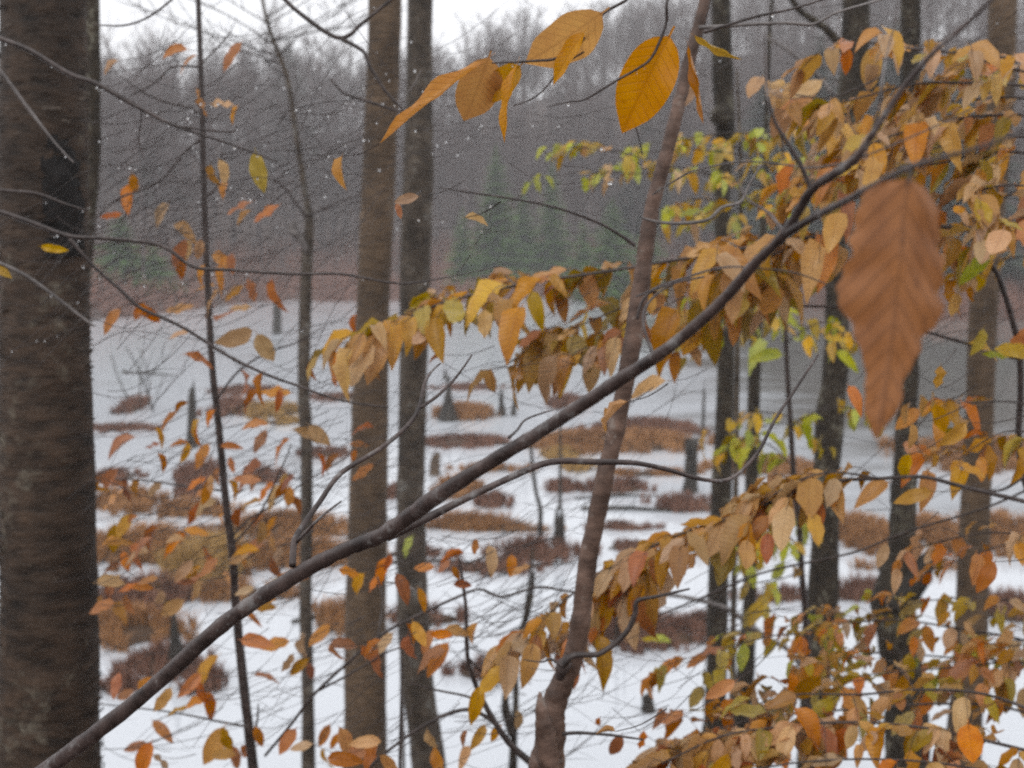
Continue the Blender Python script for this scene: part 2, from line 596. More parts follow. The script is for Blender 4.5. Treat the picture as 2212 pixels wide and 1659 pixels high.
R = random.Random(5)
protos = [bare_tree(k, 11 + k % 4 * 1.2) for k in range(8)]
spots = []
tries = 0
while len(spots) < 2300 and tries < 40000:
    tries += 1
    y = 82 + 175 * R.random() ** 0.85
    x = R.uniform(-0.52, 0.52) * y * 1.06
    t = y - shore_y(x)
    if t < 13 + 5 * R.random():
        continue
    if t > 172:
        continue
    spots.append((x, y))
AV, AF, off = [], [], 0
for x, y in spots:
    Vp, Fp = R.choice(protos)
    a = R.random() * 6.28
    s = R.uniform(0.7, 1.15) if R.random() < .85 else R.uniform(1.1, 1.5)
    c, sn = math.cos(a) * s, math.sin(a) * s
    W = np.empty_like(Vp)
    W[:, 0] = Vp[:, 0] * c - Vp[:, 1] * sn + x
    W[:, 1] = Vp[:, 0] * sn + Vp[:, 1] * c + y
    W[:, 2] = Vp[:, 2] * s + ground_z(x, y)
    AV.append(W)
    AF.append((Fp, off))
    off += len(Vp)
AV = np.concatenate(AV)
li, ls, lt = [], [], []
pos = 0
cache = {}
for Fp, o in AF:
    key = id(Fp)
    if key not in cache:
        cache[key] = (np.concatenate([np.array(f) for f in Fp]), np.array([len(f) for f in Fp]))
    ci, cl = cache[key]
    li.append(ci + o)
    lt.append(cl)
li, lt = np.concatenate(li), np.concatenate(lt)
ls = np.concatenate([[0], np.cumsum(lt)[:-1]])
me = bpy.data.meshes.new('bare_forest')
me.vertices.add(len(AV))
me.vertices.foreach_set('co', AV.ravel())
me.loops.add(len(li))
me.loops.foreach_set('vertex_index', li.astype(np.int32))
me.polygons.add(len(lt))
me.polygons.foreach_set('loop_start', ls.astype(np.int32))
me.update(calc_edges=True)
me.materials.append(M_FOREST)
fo = bpy.data.objects.new('bare_forest', me)
COL.objects.link(fo)
fo['kind'] = 'stuff'


def blades(mb, spots, h, w, lean, rg):
    """narrow bent blades or shoots standing at the given places"""
    for (x, y, z) in spots:
        H = h * rg.uniform(0.5, 1.2)
        az = rg.random() * 6.283
        ln = lean * rg.uniform(0.2, 1.2)
        dx, dy = math.cos(az) * ln * H, math.sin(az) * ln * H
        wx, wy = -math.sin(az) * w, math.cos(az) * w
        if rg.random() < 0.5:
            wx, wy = w, 0
        o = len(mb.V)
        mb.V += [(x - wx, y - wy, z), (x + wx, y + wy, z),
                 (x - wx * .7 + dx * .4, y - wy * .7 + dy * .4, z + H * .65), (x + wx * .7 + dx * .4, y + wy * .7 + dy * .4, z + H * .65),
                 (x + dx, y + dy, z + H * (1.0 - 0.3 * ln))]
        mb.F += [(o, o + 1, o + 3, o + 2), (o + 2, o + 3, o + 4)]


mb = MB()
sp = []
for k in range(26000):
    x = R.uniform(-62, 62)
    y = shore_y(x) - 1.0 + 36 * R.random() ** 1.4
    if abs(x) > 0.5 * y:
        continue
    if noise.noise((x * 0.25, y * 0.3, 7.0)) < -0.25:
        continue
    sp.append((x, y, ground_z(x, y) - 0.05))
blades(mb, sp, 1.7, 0.035, 0.5, R)
mb.build('shore_brush', M_BRUSH, kind='stuff', smooth=False)


# conifers beyond the pond: each a tree of its own
def conifer_mesh(seed, H, Rb, dens=1.0, skirt=0.06):
    rg = random.Random(seed)
    mb = MB()
    tiers = int(H * 3.2)
    for k in range(tiers):
        f = skirt + (0.985 - skirt) * k / tiers
        z = f * H
        rad = Rb * (1 - f) ** 0.85 * rg.uniform(0.75, 1.15) + 0.08
        nb = max(5, int((5 + 8 * (1 - f)) * dens))
        for j in range(nb):
            az = rg.random() * 6.283
            L = rad * rg.uniform(0.65, 1.15)
            ca, sa = math.cos(az), math.sin(az)
            drop = -0.18 * L + 0.25 * L * f * rg.random()
            zz = z + rg.uniform(-.12, .12)
            for q in range(4):
                s0, s1 = q / 4 * L, (q + 1.25) / 4 * L
                wd = L * 0.20 * (1 - q / 4.6)
                z0 = zz + drop * (q / 4) ** 1.4
                z1 = zz + drop * ((q + 1.2) / 4) ** 1.4 - 0.05
                for sgn in (-1, 1):
                    o = len(mb.V)
                    mb.V += [(ca * s0, sa * s0, z0), (ca * s1, sa * s1, z1),
                             (ca * (s0 + s1) / 2 - sa * sgn * wd, sa * (s0 + s1) / 2 + ca * sgn * wd, (z0 + z1) / 2 - wd * rg.uniform(.1, .7))]
                    mb.F.append((o, o + 1, o + 2))
    return mb


CON = [('young_spruce', 1072, 545, 300, 62, 104, 'bright green young spruce at the far shore, tallest of the central clump', M_CONIFER),
       ('young_spruce', 1192, 548, 335, 46, 107, 'slim green spruce just right of the tallest far shore spruce', M_CONIFER),
       ('young_spruce', 1322, 562, 420, 78, 96, 'low wide green spruce at the far shore, behind the leaning sapling', M_CONIFER),
       ('young_spruce', 1000, 552, 440, 40, 100, 'small green spruce at the left foot of the tallest far shore spruce', M_CONIFER),
       ('young_spruce', 1258, 556, 470, 46, 99, 'stubby green spruce between the slim spruce and the low wide one', M_CONIFER),
       ('young_spruce', 262, 560, 455, 66, 92, 'dull green spruce on the far shore just right of the big left trunk', M_CONIFER),
       ('young_spruce', 335, 585, 520, 50, 90, 'little green spruce low on the far shore near the left trunk', M_CONIFER),
       ('young_spruce', 1130, 540, 400, 46, 112, 'green spruce between the tallest and the slim far shore spruces', M_CONIFER),
       ('young_spruce', 1400, 555, 450, 52, 99, 'green spruce right of the low wide one, behind leaf sprays', M_CONIFER),
       ('hemlock', 1760, 520, 60, 190, 98, 'tall dark hemlock on the right hillside behind the lichened trunk', M_CONIFER_D),
       ('hemlock', 1920, 540, 20, 210, 102, 'tallest dark hemlock on the right hillside beyond the leaf sprays', M_CONIFER_D),
       ('hemlock', 2080, 560, 70, 190, 92, 'dark hemlock at the right edge of the far hillside', M_CONIFER_D),
       ('hemlock', 1640, 530, 140, 130, 108, 'narrow dark hemlock left of the other hillside hemlocks', M_CONIFER_D),
       ('hemlock', 630, 430, 75, 90, 158, 'lone dark hemlock breaking the far ridge left of the paired trunks', M_CONIFER_D),
       ('hemlock', 1395, 480, 200, 110, 130, 'faint dark hemlock on the slope behind the leaning sapling', M_CONIFER_D),
       ('hemlock', 335, 480, 235, 80, 128, 'hazy dark hemlock on the left slope above the small spruces', M_CONIFER_D)]
for i, (nm, x, yb, yt, hw, D, lab, mt) in enumerate(CON):
    pb = PY(x, yb, D)
    gz = ground_z(pb.x, D)
    H = (PY(x, yt, D).z - gz) * 1.0
    Rb = px2m(hw, pb) * (1.35 if nm == 'young_spruce' else 1.0)
    t = thing(nm, lab, 'tree', (pb.x, D, gz), 'conifers beyond the pond')
    tm, tf = tube([(Vector((pb.x, D, gz - .3)), 0.018 * H), (Vector((pb.x, D, gz + H * .5)), 0.011 * H), (Vector((pb.x, D, gz + H * .97)), 0.003 * H)], 6)
    mk('trunk', tm, tf, M_BARK_BROWN, t)
    cmb = conifer_mesh(40 + i, H, Rb, 3.0 if nm == 'young_spruce' else 1.8)
    Vc = np.array(cmb.V) + np.array([pb.x, D, gz])
    o = mk('crown', Vc, cmb.F, mt, t, smooth=False)

# ------------------------------------------------------------------ pond: hummocks, snags, stumps, logs
HUM = [  # x0, x1, ytop, ybot, rise px, kind, label
    (268, 312, 853, 893, 22, 'h', 'dark peaty hummock at the right end of the floating log, far left water'),
    (455, 540, 853, 897, 24, 'h', 'rust hummock behind the slender left sapling, far water'),
    (530, 640, 866, 902, 18, 'y', 'olive straw hummock left of the thin grey trunk, far water'),
    (470, 590, 832, 852, 10, 'h', 'thin far strip of heath left of the thin grey trunk'),
    (572, 645, 898, 918, 12, 'y', 'small straw strip just below the olive straw hummock'),
    (390, 470, 992, 1048, 26, 'h', 'dark hummock below the standing post, behind the slender sapling'),
    (545, 612, 1010, 1046, 20, 'h', 'small dark hummock left of the thin grey trunk, middle water'),
    (205, 335, 1050, 1105, 30, 's', 'rounded rust hummock beside the big left trunk, middle water'),
    (330, 490, 1076, 1118, 24, 's', 'rust hummock joined to the right of the rounded one'),
    (665, 745, 964, 990, 12, 'h', 'narrow dark strip between thin grey trunk and brown trunk'),
    (384, 446, 1044, 1076, 18, 'h', 'little dark tussock between the dark hummock and the rust ones'),
    (678, 805, 848, 866, 9, 'h', 'far thin strip left of the brown trunk'),
    (950, 1060, 868, 908, 22, 's', 'rust hummock between the two far pointed snags'),
    (910, 1095, 938, 966, 14, 'h', 'long dark strip right of the paired trunks'),
    (1192, 1262, 852, 884, 18, 'h', 'dark mound on the far water above the diagonal branch'),
    (1190, 1480, 925, 975, 22, 's', 'long rust bank with yellow moss, behind the leaning sapling'),
    (1290, 1490, 900, 945, 24, 'h', 'red brown bank behind and above the long rust bank'),
    (1182, 1240, 966, 994, 16, 'y', 'small olive tussock below the long rust bank'),
    (1215, 1290, 990, 1020, 14, 'y', 'second olive tussock, nearer, below the long rust bank'),
    (945, 1020, 1026, 1076, 24, 's', 'brown mound under the diagonal branch, right of the paired trunks'),
    (1186, 1240, 1034, 1064, 18, 'h', 'dark tussock round the foot of the thin leaning pole'),
    (1275, 1388, 1032, 1066, 20, 'h', 'dark heath mound right of the leaning sapling'),
    (1035, 1092, 1062, 1098, 20, 'h', 'small dark clump below the second bare branch'),
    (830, 872, 1046, 1078, 18, 'h', 'dark clump showing between the paired trunks'),
    (1415, 1560, 1066, 1106, 22, 'h', 'dark heath mound left of the mossy trunk pair'),
    (192, 405, 1122, 1226, 46, 's', 'big rust and gold mound beside the left trunk'),
    (365, 525, 1140, 1276, 50, 'y', 'broad straw mound behind the slender left sapling'),
    (192, 405, 1240, 1335, 36, 'h', 'dark mound with old wood beside the left trunk'),
    (192, 372, 1308, 1400, 44, 's', 'red brown bank above the pointed stump'),
    (290, 420, 1384, 1462, 36, 'h', 'hummock round the pointed stump'),
    (228, 284, 1448, 1502, 32, 'h', 'small round tussock left of the pointed stump'),
    (400, 482, 1428, 1502, 36, 'h', 'tussock under the diagonal branch, right of the pointed stump'),
    (510, 745, 1102, 1166, 30, 's', 'long rust bank crossing behind the thin grey trunk'),
    (500, 765, 1160, 1232, 34, 's', 'second rust bank, nearer, behind the thin grey trunk'),
    (680, 805, 1290, 1370, 36, 's', 'rust hummock peeping out left of the brown trunk'),
    (905, 1104, 1106, 1146, 24, 's', 'rust and gold hummock above the paler reeds, middle of the pond'),
    (835, 1002, 1308, 1350, 28, 'h', 'red strip showing between and right of the paired trunks'),
    (984, 1098, 1424, 1466, 28, 'h', 'lone red brown islet low in the middle of the pond'),
    (960, 1145, 1202, 1238, 18, 'h', 'dark strip behind the branching twigs, middle of the pond'),
    (1075, 1240, 1160, 1214, 30, 'h', 'dark red mound round the split stump'),
    (1296, 1408, 1124, 1146, 12, 'h', 'thin red islet right of the leaning sapling'),
    (1302, 1408, 1166, 1190, 12, 'h', 'second thin red islet right of the leaning sapling'),
    (1282, 1520, 1324, 1402, 36, 'h', 'long red bank with thin dead stems standing in it'),
    (1806, 1900, 1248, 1300, 36, 'h', 'round brown tussock between the two lichened trunks'),
    (1806, 1928, 1104, 1190, 34, 's', 'rust bank between the two lichened trunks'),
    (1985, 2080, 1106, 1196, 34, 's', 'rust bank left of the brown right trunk'),
    (2120, 2260, 1100, 1200, 36, 's', 'rust bank at the right edge, behind the brown right trunk'),
    (1472, 1540, 1324, 1362, 24, 'h', 'red clump left of the mossy trunk pair, low down'),
    (2118, 2260, 1276, 1344, 36, 'h', 'dark clump right of the brown right trunk'),
    (1990, 2260, 930, 1010, 34, 's', 'far red marsh bank at the right edge'),
    (1640, 1770, 1060, 1120, 30, 'h', 'brown bank behind the thin dark stem, right half'),
    (205, 330, 912, 932, 10, 'h', 'faint thin strip beside the big left trunk, just below the drowned shrub'),
    (210, 300, 1012, 1036, 14, 'h', 'small dark strip beside the big left trunk, above the rounded rust hummock'),
    (1000, 1120, 1000, 1020, 12, 's', 'thin rust strip above the brown mound, left of the thin leaning pole'),
    (1010, 1180, 1128, 1150, 14, 's', 'thin rust strip right of the rust and gold hummock'),
    (960, 1080, 828, 842, 8, 'h', 'faintest far strip, above the largest pointed snag'),
    (1330, 1500, 1010, 1030, 12, 's', 'flat rust strip just above the dark heath mound right of the leaning sapling'),
    (1480, 1640, 1150, 1200, 26, 's', 'rust mat behind the feet of the mossy trunk pair'),
    (1560, 1760, 985, 1030, 22, 's', 'wide dull rust bank behind the yellow green leaves'),
    (1900, 2080, 1200, 1232, 22, 's', 'rust strip behind the thick broken stub'),
    (820, 960, 1180, 1204, 16, 'h', 'thin dark strip just left of the branching twigs, behind the paired trunks'),
    (420, 640, 1250, 1300, 26, 's', 'low rust mat below the broad straw mound'),
    (1620, 1750, 1265, 1300, 20, 'h', 'dark strip low behind the yellow green leaves'),
]
sedge_m = {'s': (M_SEDGE, 0.31, 0.8), 'y': (M_SEDGE_Y, 0.33, 0.8), 'h': (M_HEATH, 0.28, 0.6)}
for i, (x0, x1, yt, yb, rise, kd, lab) in enumerate(HUM):
    rg = random.Random(900 + i)
    xc = (x0 + x1) / 2
    pf, pr_ = PW(xc, yb), PW(xc, yt + rise)
    hw = px2m((x1 - x0) / 2, PW(xc, (yb + yt + rise) / 2))
    cy_, hd = (pf.y + pr_.y) / 2, max((pr_.y - pf.y) / 2, hw * 0.18)
    cxw = PW(xc, (yb + yt + rise) / 2).x
    hz = max(0.10, px2m(rise, pf))
    hw, hd = hw * 1.10, hd * 1.12
    t = thing('sedge_hummock', lab, 'hummock', (cxw, cy_, 0), 'hummocks standing in the pond')
    NA, NR = 30, 6
    V = [(cxw, cy_, hz * .62)]
    edge = []
    for a in range(NA):
        an = 2 * math.pi * a / NA
        ed = 1 + 0.42 * noise.noise((math.cos(an) * 1.6 + i * 3.1, math.sin(an) * 1.6, 0)) + 0.25 * noise.noise((math.cos(an) * 5 + i, math.sin(an) * 5, 1))
        edge.append(ed)
    for r in range(1, NR + 1):
        q = r / NR
        for a in range(NA):
            an = 2 * math.pi * a / NA
            zz = hz * .62 * (1 - q ** 2.6) * (1 + 0.4 * noise.noise((math.cos(an) * q * 2, math.sin(an) * q * 2 + i, 5))) - (0.12 if r == NR else 0)
            V.append((cxw + math.cos(an) * q * edge[a] * hw * .86, cy_ + math.sin(an) * q * edge[a] * hd * .86, zz))
    F = [(0, 1 + a, 1 + (a + 1) % NA) for a in range(NA)]
    for r in range(NR - 1):
        for a in range(NA):
            p, q = 1 + r * NA + a, 1 + r * NA + (a + 1) % NA
            F.append((p, p + NA, q + NA, q))
    mk('mound', V, F, M_MOUND, t)
    sm, h0, ln = sedge_m[kd]
    dist = cy_
    n = int(min(4200, max(300, hw * hd * 3.14 * (760 if dist < 25 else 420))))
    sp = []
    while len(sp) < n:
        a = rg.random() * 6.283
        q = math.sqrt(rg.random()) * (1.02 if rg.random() < .93 else 1.2)
        ed = edge[int(a / 6.2832 * NA) % NA]
        x, y = math.cos(a) * q * ed * hw, math.sin(a) * q * ed * hd
        if noise.noise((x * 1.7 + i * 7, y * 1.7, 2)) < -0.22:
            continue
        sp.append((cxw + x, cy_ + y, max(-.05, hz * .62 * (1 - q ** 2.6) * 0.95 - 0.02)))
    for k in range(rg.randrange(5, 12)):                 # outlying tufts
        a, q = rg.random() * 6.283, rg.uniform(.95, 1.5)
        tx, ty, tr = cxw + math.cos(a) * q * hw, cy_ + math.sin(a) * q * hd, rg.uniform(.06, .2) * hw
        for z_ in range(int(20 + n * .02)):
            b2, q2 = rg.random() * 6.283, rg.random()
            sp.append((tx + math.cos(b2) * q2 * tr, ty + math.sin(b2) * q2 * tr * .8, -.04))
    mb = MB()
    blades(mb, sp, min(h0, hz * 1.1) + 0.05, 0.009 if dist < 25 else 0.014, ln, rg)
    mb.build('sedge', sm, t, kind='stuff', smooth=False)


def jag_post(nm, lab, cat, x, yt, yb, w0, w1, lean=0, prongs=1, mt=M_SNAG, seed=0, rough=0.25, group='dead wood standing in the pond'):
    """a dead trunk broken off in splinters"""
    rg = random.Random(seed)
    base = PW(x, yb)
    r0, r1 = px2m(w0, base) / 2, px2m(w1, base) / 2
    H = px2m(yb - yt, base)
    dx = px2m(lean, base)
    t = thing(nm, lab, cat, tuple(base), group)
    n = 10
    pr = [(base + Vector((0, 0, -0.5)), r0 * 1.25), (base, r0 * 1.1)]
    for k in range(1, 7):
        f = k / 6
        pr.append((base + Vector((dx * f, 0, H * f * 0.93)), r0 + (r1 - r0) * f ** 0.7))
    V, F = tube(pr, n, rough, seed)
    top0 = len(V) - n
    for j in range(n):
        V[top0 + j] = V[top0 + j] + Vector((0, 0, rg.uniform(-.22, .26) * min(H, 0.9)))
    mk('trunk', V, F, mt, t)
    for k in range(prongs):
        a = rg.random() * 6.28
        p = pr[-1][0] + Vector((math.cos(a), math.sin(a), 0)) * r1 * 0.6 - Vector((0, 0, H * .12))
        L = H * rg.uniform(.22, .42)
        V, F = tube([(p, max(r1 * .45, .008)), (p + Vector((dx * .1, 0, L * .6)), max(r1 * .3, .006)), (p + Vector((dx * .15 + r1 * .3, 0, L)), .002)], 5, 0.2, seed)
        mk('splinter', V, F, mt, t)
    return t, pr


jag_post('dead_snag', 'pointed dark snag on the far water, largest of the three right of the paired trunks', 'snag', 967, 818, 908, 46, 8, 3, 3, seed=1)
jag_post('dead_snag', 'middle one of the three far snags right of the paired trunks', 'snag', 1084, 846, 898, 22, 6, -1, 1, seed=2)
jag_post('dead_snag', 'smallest, rightmost of the three far snags right of the paired trunks', 'snag', 1109, 862, 897, 15, 8, 3, 1, seed=3)
jag_post('dead_snag', 'broken grey post standing in open water behind the slender left sapling', 'snag', 415, 842, 966, 24, 17, 4, 3, seed=4)
jag_post('tree_stump', 'grey pointed stump on its hummock low at left', 'stump', 384, 1338, 1452, 62, 12, -4, 3, seed=5)
jag_post('tree_stump', 'short broken brown stump just right of the paired trunks', 'stump', 938, 982, 1026, 25, 21, 3, 2, seed=6, mt=M_BARK_BROWN)
jag_post('tree_stump', 'split stump with pale broken top in the middle of the pond', 'stump', 1208, 1106, 1196, 30, 22, 0, 3, seed=7)
jag_post('tree_stump', 'small black stub alone on the white water right of the leaning sapling', 'stump', 1400, 1505, 1536, 31, 25, -2, 2, seed=8)
jag_post('dead_snag', 'tiny far snag above the largest of the three', 'snag', 962, 797, 820, 12, 4, -1, 1, seed=9)
jag_post('dead_snag', 'thin grey snag just left of the mossy trunk pair', 'snag', 1516, 840, 972, 9, 6, 3, 1, seed=10)
jag_post('dead_snag', 'bare grey post in the olive tussocks behind the leaning sapling', 'snag', 1210, 905, 1100, 9, 5, -1, 1, seed=11)
jag_post('dead_snag', 'left of two thin dead stems standing in the long red bank', 'snag', 1333, 1255, 1396, 9, 5, 0, 1, seed=12)
jag_post('dead_snag', 'right of two thin dead stems standing in the long red bank', 'snag', 1349, 1285, 1396, 7, 4, 1, 1, seed=13)
jag_post('dead_snag', 'thick dark snag far back, between thin grey trunk and left sapling', 'snag', 598, 640, 720, 20, 16, 3, 1, seed=14)
jag_post('dead_snag', 'broad squat post left of the mossy trunk pair, with dark water round it', 'snag', 1492, 960, 1062, 34, 28, 0, 2, seed=15)

# dead pole with a bent top
b0 = PW(1166, 1192)
t = thing('dead_pole', 'thin dead pole with a bent top arm, right of the second bare branch', 'dead pole', tuple(b0), 'dead wood standing in the pond')
pr = px_line([(1147, 966, 7), (1152, 1020, 8), (1159, 1070, 9), (1168, 1106, 10), (1165, 1192, 11)], b0.y)
mk('trunk', *tube(smooth_line(pr + [(b0 - Vector((0, 0, .4)), pr[-1][1])], 3), 7, .2, 3), M_SNAG, t)
mk('branch', *tube(smooth_line(px_line([(1147, 967, 7), (1125, 966, 5), (1107, 962, 3)], b0.y), 3), 5), M_SNAG, t)
# leaning sticks of a drowned shrub, far left
b0 = PW(300, 895)
t = thing('drowned_shrub', 'drowned shrub of bare leaning sticks in the far left water', 'dead shrub', tuple(b0))
for ln in ([(240, 765, 2.5), (255, 815, 3), (276, 862, 4)], [(272, 750, 2.5), (290, 780, 3), (306, 815, 4), (318, 850, 4), (330, 888, 5)],
           [(303, 780, 2.5), (302, 820, 3), (303, 870, 4)], [(300, 752, 2), (318, 800, 3), (322, 852, 3)], [(356, 812, 2), (340, 850, 2.5), (330, 890, 3)]):
    mk('stem', *tube(smooth_line(px_line(ln, b0.y - 0.3 * R.random()), 3), 5, .1), M_SNAG, t)
LOGS = [((268, 806), (382, 813), 6, 'straight dark log floating in the far left water', 2.2),
        ((905, 948), (1110, 963), 11, 'dark log lying along the long strip right of the paired trunks', 1.2),
        ((1255, 1100), (1475, 1108), 11, 'long dark log on the water right of the leaning sapling', 1.0),
        ((1240, 1078), (1440, 1072), 6, 'thin stick on the water just behind the long dark log', 1.0),
        ((195, 1322), (340, 1305), 16, 'old grey log lying against the dark mound beside the left trunk', 1.0),
        ((455, 1138), (512, 1145), 9, 'short black log at the left end of the long rust bank', 1.2),
        ((375, 1070), (420, 1074), 6, 'tiny black log beside the little dark tussock', 1.2),
        ((630, 1345), (760, 1334), 12, 'dark log running into the rust hummock left of the brown trunk', 1.0),
        ((235, 893), (276, 890), 5, 'thin pointed log end left of the dark peaty hummock', 1.0),
        ((820, 1215), (1080, 1222), 8, 'half sunken pole crossing behind the paired trunks', 1.0),
        ((1075, 1245), (1240, 1216), 7, 'wet pole lying below the dark red mound', 1.0)]
for i, (a, c, w, lab, kn) in enumerate(LOGS):
    pa, pb = PW(*a), PW(*c)
    r = px2m(w, pa) / 2
    t = thing('floating_log', lab, 'log', tuple(pa), 'logs lying in the pond')
    mid = (pa + pb) / 2 + Vector((0, 0.1, 0.02))
    z = Vector((0, 0, r * 0.3))
    mk('log', *tube(smooth_line([(pa + z, r * .9 * kn), (pa + (pb - pa) * .08 + z, r), (mid + z, r), (pb + z * .2, r * .5)], 4), 8, .3, i), M_SNAG, t)
    st = mid + z
    mk('branch_stub', *tube([(st, r * .4), (st + Vector((.1, .05, r * 3)), r * .15)], 5, .1), M_SNAG, t)

# ------------------------------------------------------------------ trees on the near bank
EXTRA = {}


def grow_limbs(t, trunk, zmin, n, L, mt, seed, side=None, twigs=7, tw=0.006, up=0.45):
    """limbs with fine bare twigs on the upper trunk; limbs are parts, the fine twigs one mass"""
    rg = random.Random(seed)
    cand = [q for q in trunk if q[0].z > zmin]
    if not cand:
        return
    mb = MB()
    for k in range(n):
        i = rg.randrange(len(cand))
        p, r = cand[i]
        j = min(i + 1, len(cand) - 1)
        p = p + (cand[j][0] - p) * rg.random()
        az = rg.random() * 6.283 if side is None else side + rg.uniform(-.7, .7)
        l = L * rg.uniform(.5, 1.1)
        d = Vector((math.cos(az), math.sin(az) * .7, up + rg.uniform(-.35, .25))).normalized()
        rr = min(r * .42, 0.007 + 0.008 * l)
        pts = [(p, rr)]
        q = p.copy()
        for s in range(4):
            d = (d + Vector((rg.uniform(-.25, .25), rg.uniform(-.25, .25), rg.uniform(-.12, .22)))).normalized()
            q = q + d * l / 4
            pts.append((q.copy(), rr * (1 - (s + 1) / 4.6)))
        sl = smooth_line(pts, 3)
        mk('branch', *tube(sl, 6, .1, k), mt, t)
        for w in range(twigs):
            a = sl[rg.randrange(3, len(sl))]
            dd = (d + Vector((rg.uniform(-1, 1), rg.uniform(-.6, .6), rg.uniform(-.5, .8)))).normalized()
            ll = l * rg.uniform(.15, .45)
            b2 = a[0] + dd * ll * .5
            c2 = b2 + (dd + Vector((rg.uniform(-.4, .4), 0, rg.uniform(-.1, .5)))).normalized() * ll * .5
            mb.add(*tube([(a[0], tw), (b2, tw * .75), (c2, tw * .4)], 3, cap=False))
            for v in range(2):
                e = b2 + (dd + Vector((rg.uniform(-.9, .9), rg.uniform(-.5, .5), rg.uniform(-.4, .7)))).normalized() * ll * .4
                mb.add(*tube([(b2, tw * .6), (e, tw * .3)], 3, cap=False))
    mb.build('twigs', mt, t, kind='stuff')


def trunk_tree(nm, lab, pts, D, mt, sides=18, rough=0.10, top=6.0, group='trees on the near bank', cat='tree', k=6, limbs=None, flare=1.4, seed=0.0, end=.35):
    pr = px_line([(q[0], q[1], q[2] * (1.1 if 20 < q[2] < 100 else 1.0)) for q in pts], D)
    base = to_ground(pr, flare)
    full = to_top(base, top, end) if top else base
    sl = smooth_line(full, k)
    loc = full[-1][0]
    t = thing(nm, lab, cat, (loc.x, loc.y, loc.z + 0.1), group)
    mk('trunk', *tube(sl, sides, rough, seed), mt, t)
    if limbs:
        grow_limbs(t, sl, *limbs)
    return t, sl


# big dark birch at the left edge
t1, sl1 = trunk_tree('birch_tree', 'big dark trunk filling the left edge, rough bark with a black patch',
                     [(93, -60, 180), (94, 300, 182), (96, 600, 186), (99, 900, 190), (103, 1200, 196), (109, 1500, 206), (113, 1720, 214)], 3.6, M_BARK_BIRCH, 48, 0.075, 5.0, k=14,
                     limbs=(7.6, 6, 1.6, M_BARK_TWIG, 21), seed=1.0)
mb, mb2 = MB(), MB()
rg = random.Random(3)
for k in range(1500):
    i = rg.randrange(20, len(sl1) - 12)
    p, r = sl1[i]
    if p.z < 4.2 or p.z > 7.6:
        continue
    a = rg.choice([rg.uniform(-.6, .35), rg.uniform(2.8, 3.7), rg.uniform(3.14, 6.28)])
    z = p.z + rg.uniform(-.03, .03)
    w, h, out = rg.uniform(.008, .04), rg.uniform(.002, .009), rg.uniform(.002, .009)
    c = lambda an, ra, zz: Vector((p.x + math.cos(an) * ra, p.y + math.sin(an) * ra, zz))
    da = w / r
    tgt = mb if rg.random() < .9 else mb2
    o = len(tgt.V)
    sl_ = rg.uniform(-.006, .010)
    tgt.V += [tuple(c(a, r * .985, z)), tuple(c(a, r * .985, z + h)), tuple(c(a + da, r + out * .5, z + sl_ * .5)), tuple(c(a + da, r + out * .5, z + h + sl_ * .5)),
              tuple(c(a + da * 1.8, r + out, z + sl_)), tuple(c(a + da * 1.8, r + out * 1.1, z + h * .7 + sl_))]
    tgt.F += [(o, o + 2, o + 3, o + 1), (o + 2, o + 4, o + 5, o + 3)]
mb.build('bark_flakes', M_BARK_BIRCH, t1, kind='stuff')
mb2.build('pale_bark_flakes', M_FLAKE, t1, kind='stuff')
# black fungus-like patch
pc = PY(150, 425, 3.45)
M_BLACK = plain('black_canker', (0.004, 0.004, 0.004), (0.016, 0.013, 0.012), 30)
V, F = [], []
axis = Vector((sl1[0][0].x, sl1[0][0].y, 0))
ax1 = PY(94, 425, 3.6)
r1 = px2m(184, ax1) / 2
NU, NV = 14, 18
for v in range(NV + 1):
    for u in range(NU + 1):
        uu, vv = u / NU - .5, v / NV - .5
        an = math.radians(-40 + uu * 62)
        z = ax1.z + vv * 0.34
        rad = math.hypot(uu * 2, vv * 2) + 0.45 * noise.noise((uu * 4, vv * 5, 2.2))
        bl = 0.016 * (1 - rad) + 0.012 * noise.noise((uu * 9, vv * 16, 1)) 
        rr = r1 * 1.0 + max(-0.03, bl)
        V.append((ax1.x + math.cos(an) * rr, ax1.y + math.sin(an) * rr, z))
for v in range(NV):
    for u in range(NU):
        a = v * (NU + 1) + u
        F.append((a, a + 1, a + NU + 2, a + NU + 1))
mk('black_canker', V, F, M_BLACK, t1, label='black lumpy patch on the bark')

trunk_tree('slim_tree', 'slim dark trunk tucked against the right side of the big left trunk',
           [(196, -60, 32), (199, 150, 32), (201, 350, 27), (192, 480, 26), (172, 700, 30), (150, 1100, 34), (130, 1720, 38)], 5.4, M_BARK_MAPLE, 16, .12, 4, seed=4.0)
t2, sl2 = trunk_tree('brown_tree', 'straight brown trunk, left one of the close pair in the centre',
                     [(832, -60, 66), (828, 160, 66), (816, 420, 66), (806, 640, 66), (800, 860, 70), (796, 1060, 74), (791, 1280, 80), (789, 1500, 83), (788, 1720, 88)], 8.0, M_BARK_BROWN, 28, .08, 6.0, k=8,
                     limbs=(8.3, 22, 2.6, M_BARK_TWIG, 22, None, 9, .004), seed=2.0)
t3, sl3 = trunk_tree('grey_brown_tree', 'grey brown trunk bending at its foot, right one of the close pair',
                     [(909, -60, 45), (906, 200, 52), (903, 400, 60), (897, 600, 60), (893, 800, 55), (888, 1000, 53), (889, 1180, 58), (893, 1330, 62), (903, 1480, 64), (920, 1600, 66), (934, 1720, 70)], 8.8, M_BARK_GREY, 26, .09, 6.0, k=8,
                     limbs=(8.6, 20, 2.6, M_BARK_TWIG, 23, None, 9, .004), seed=3.0)
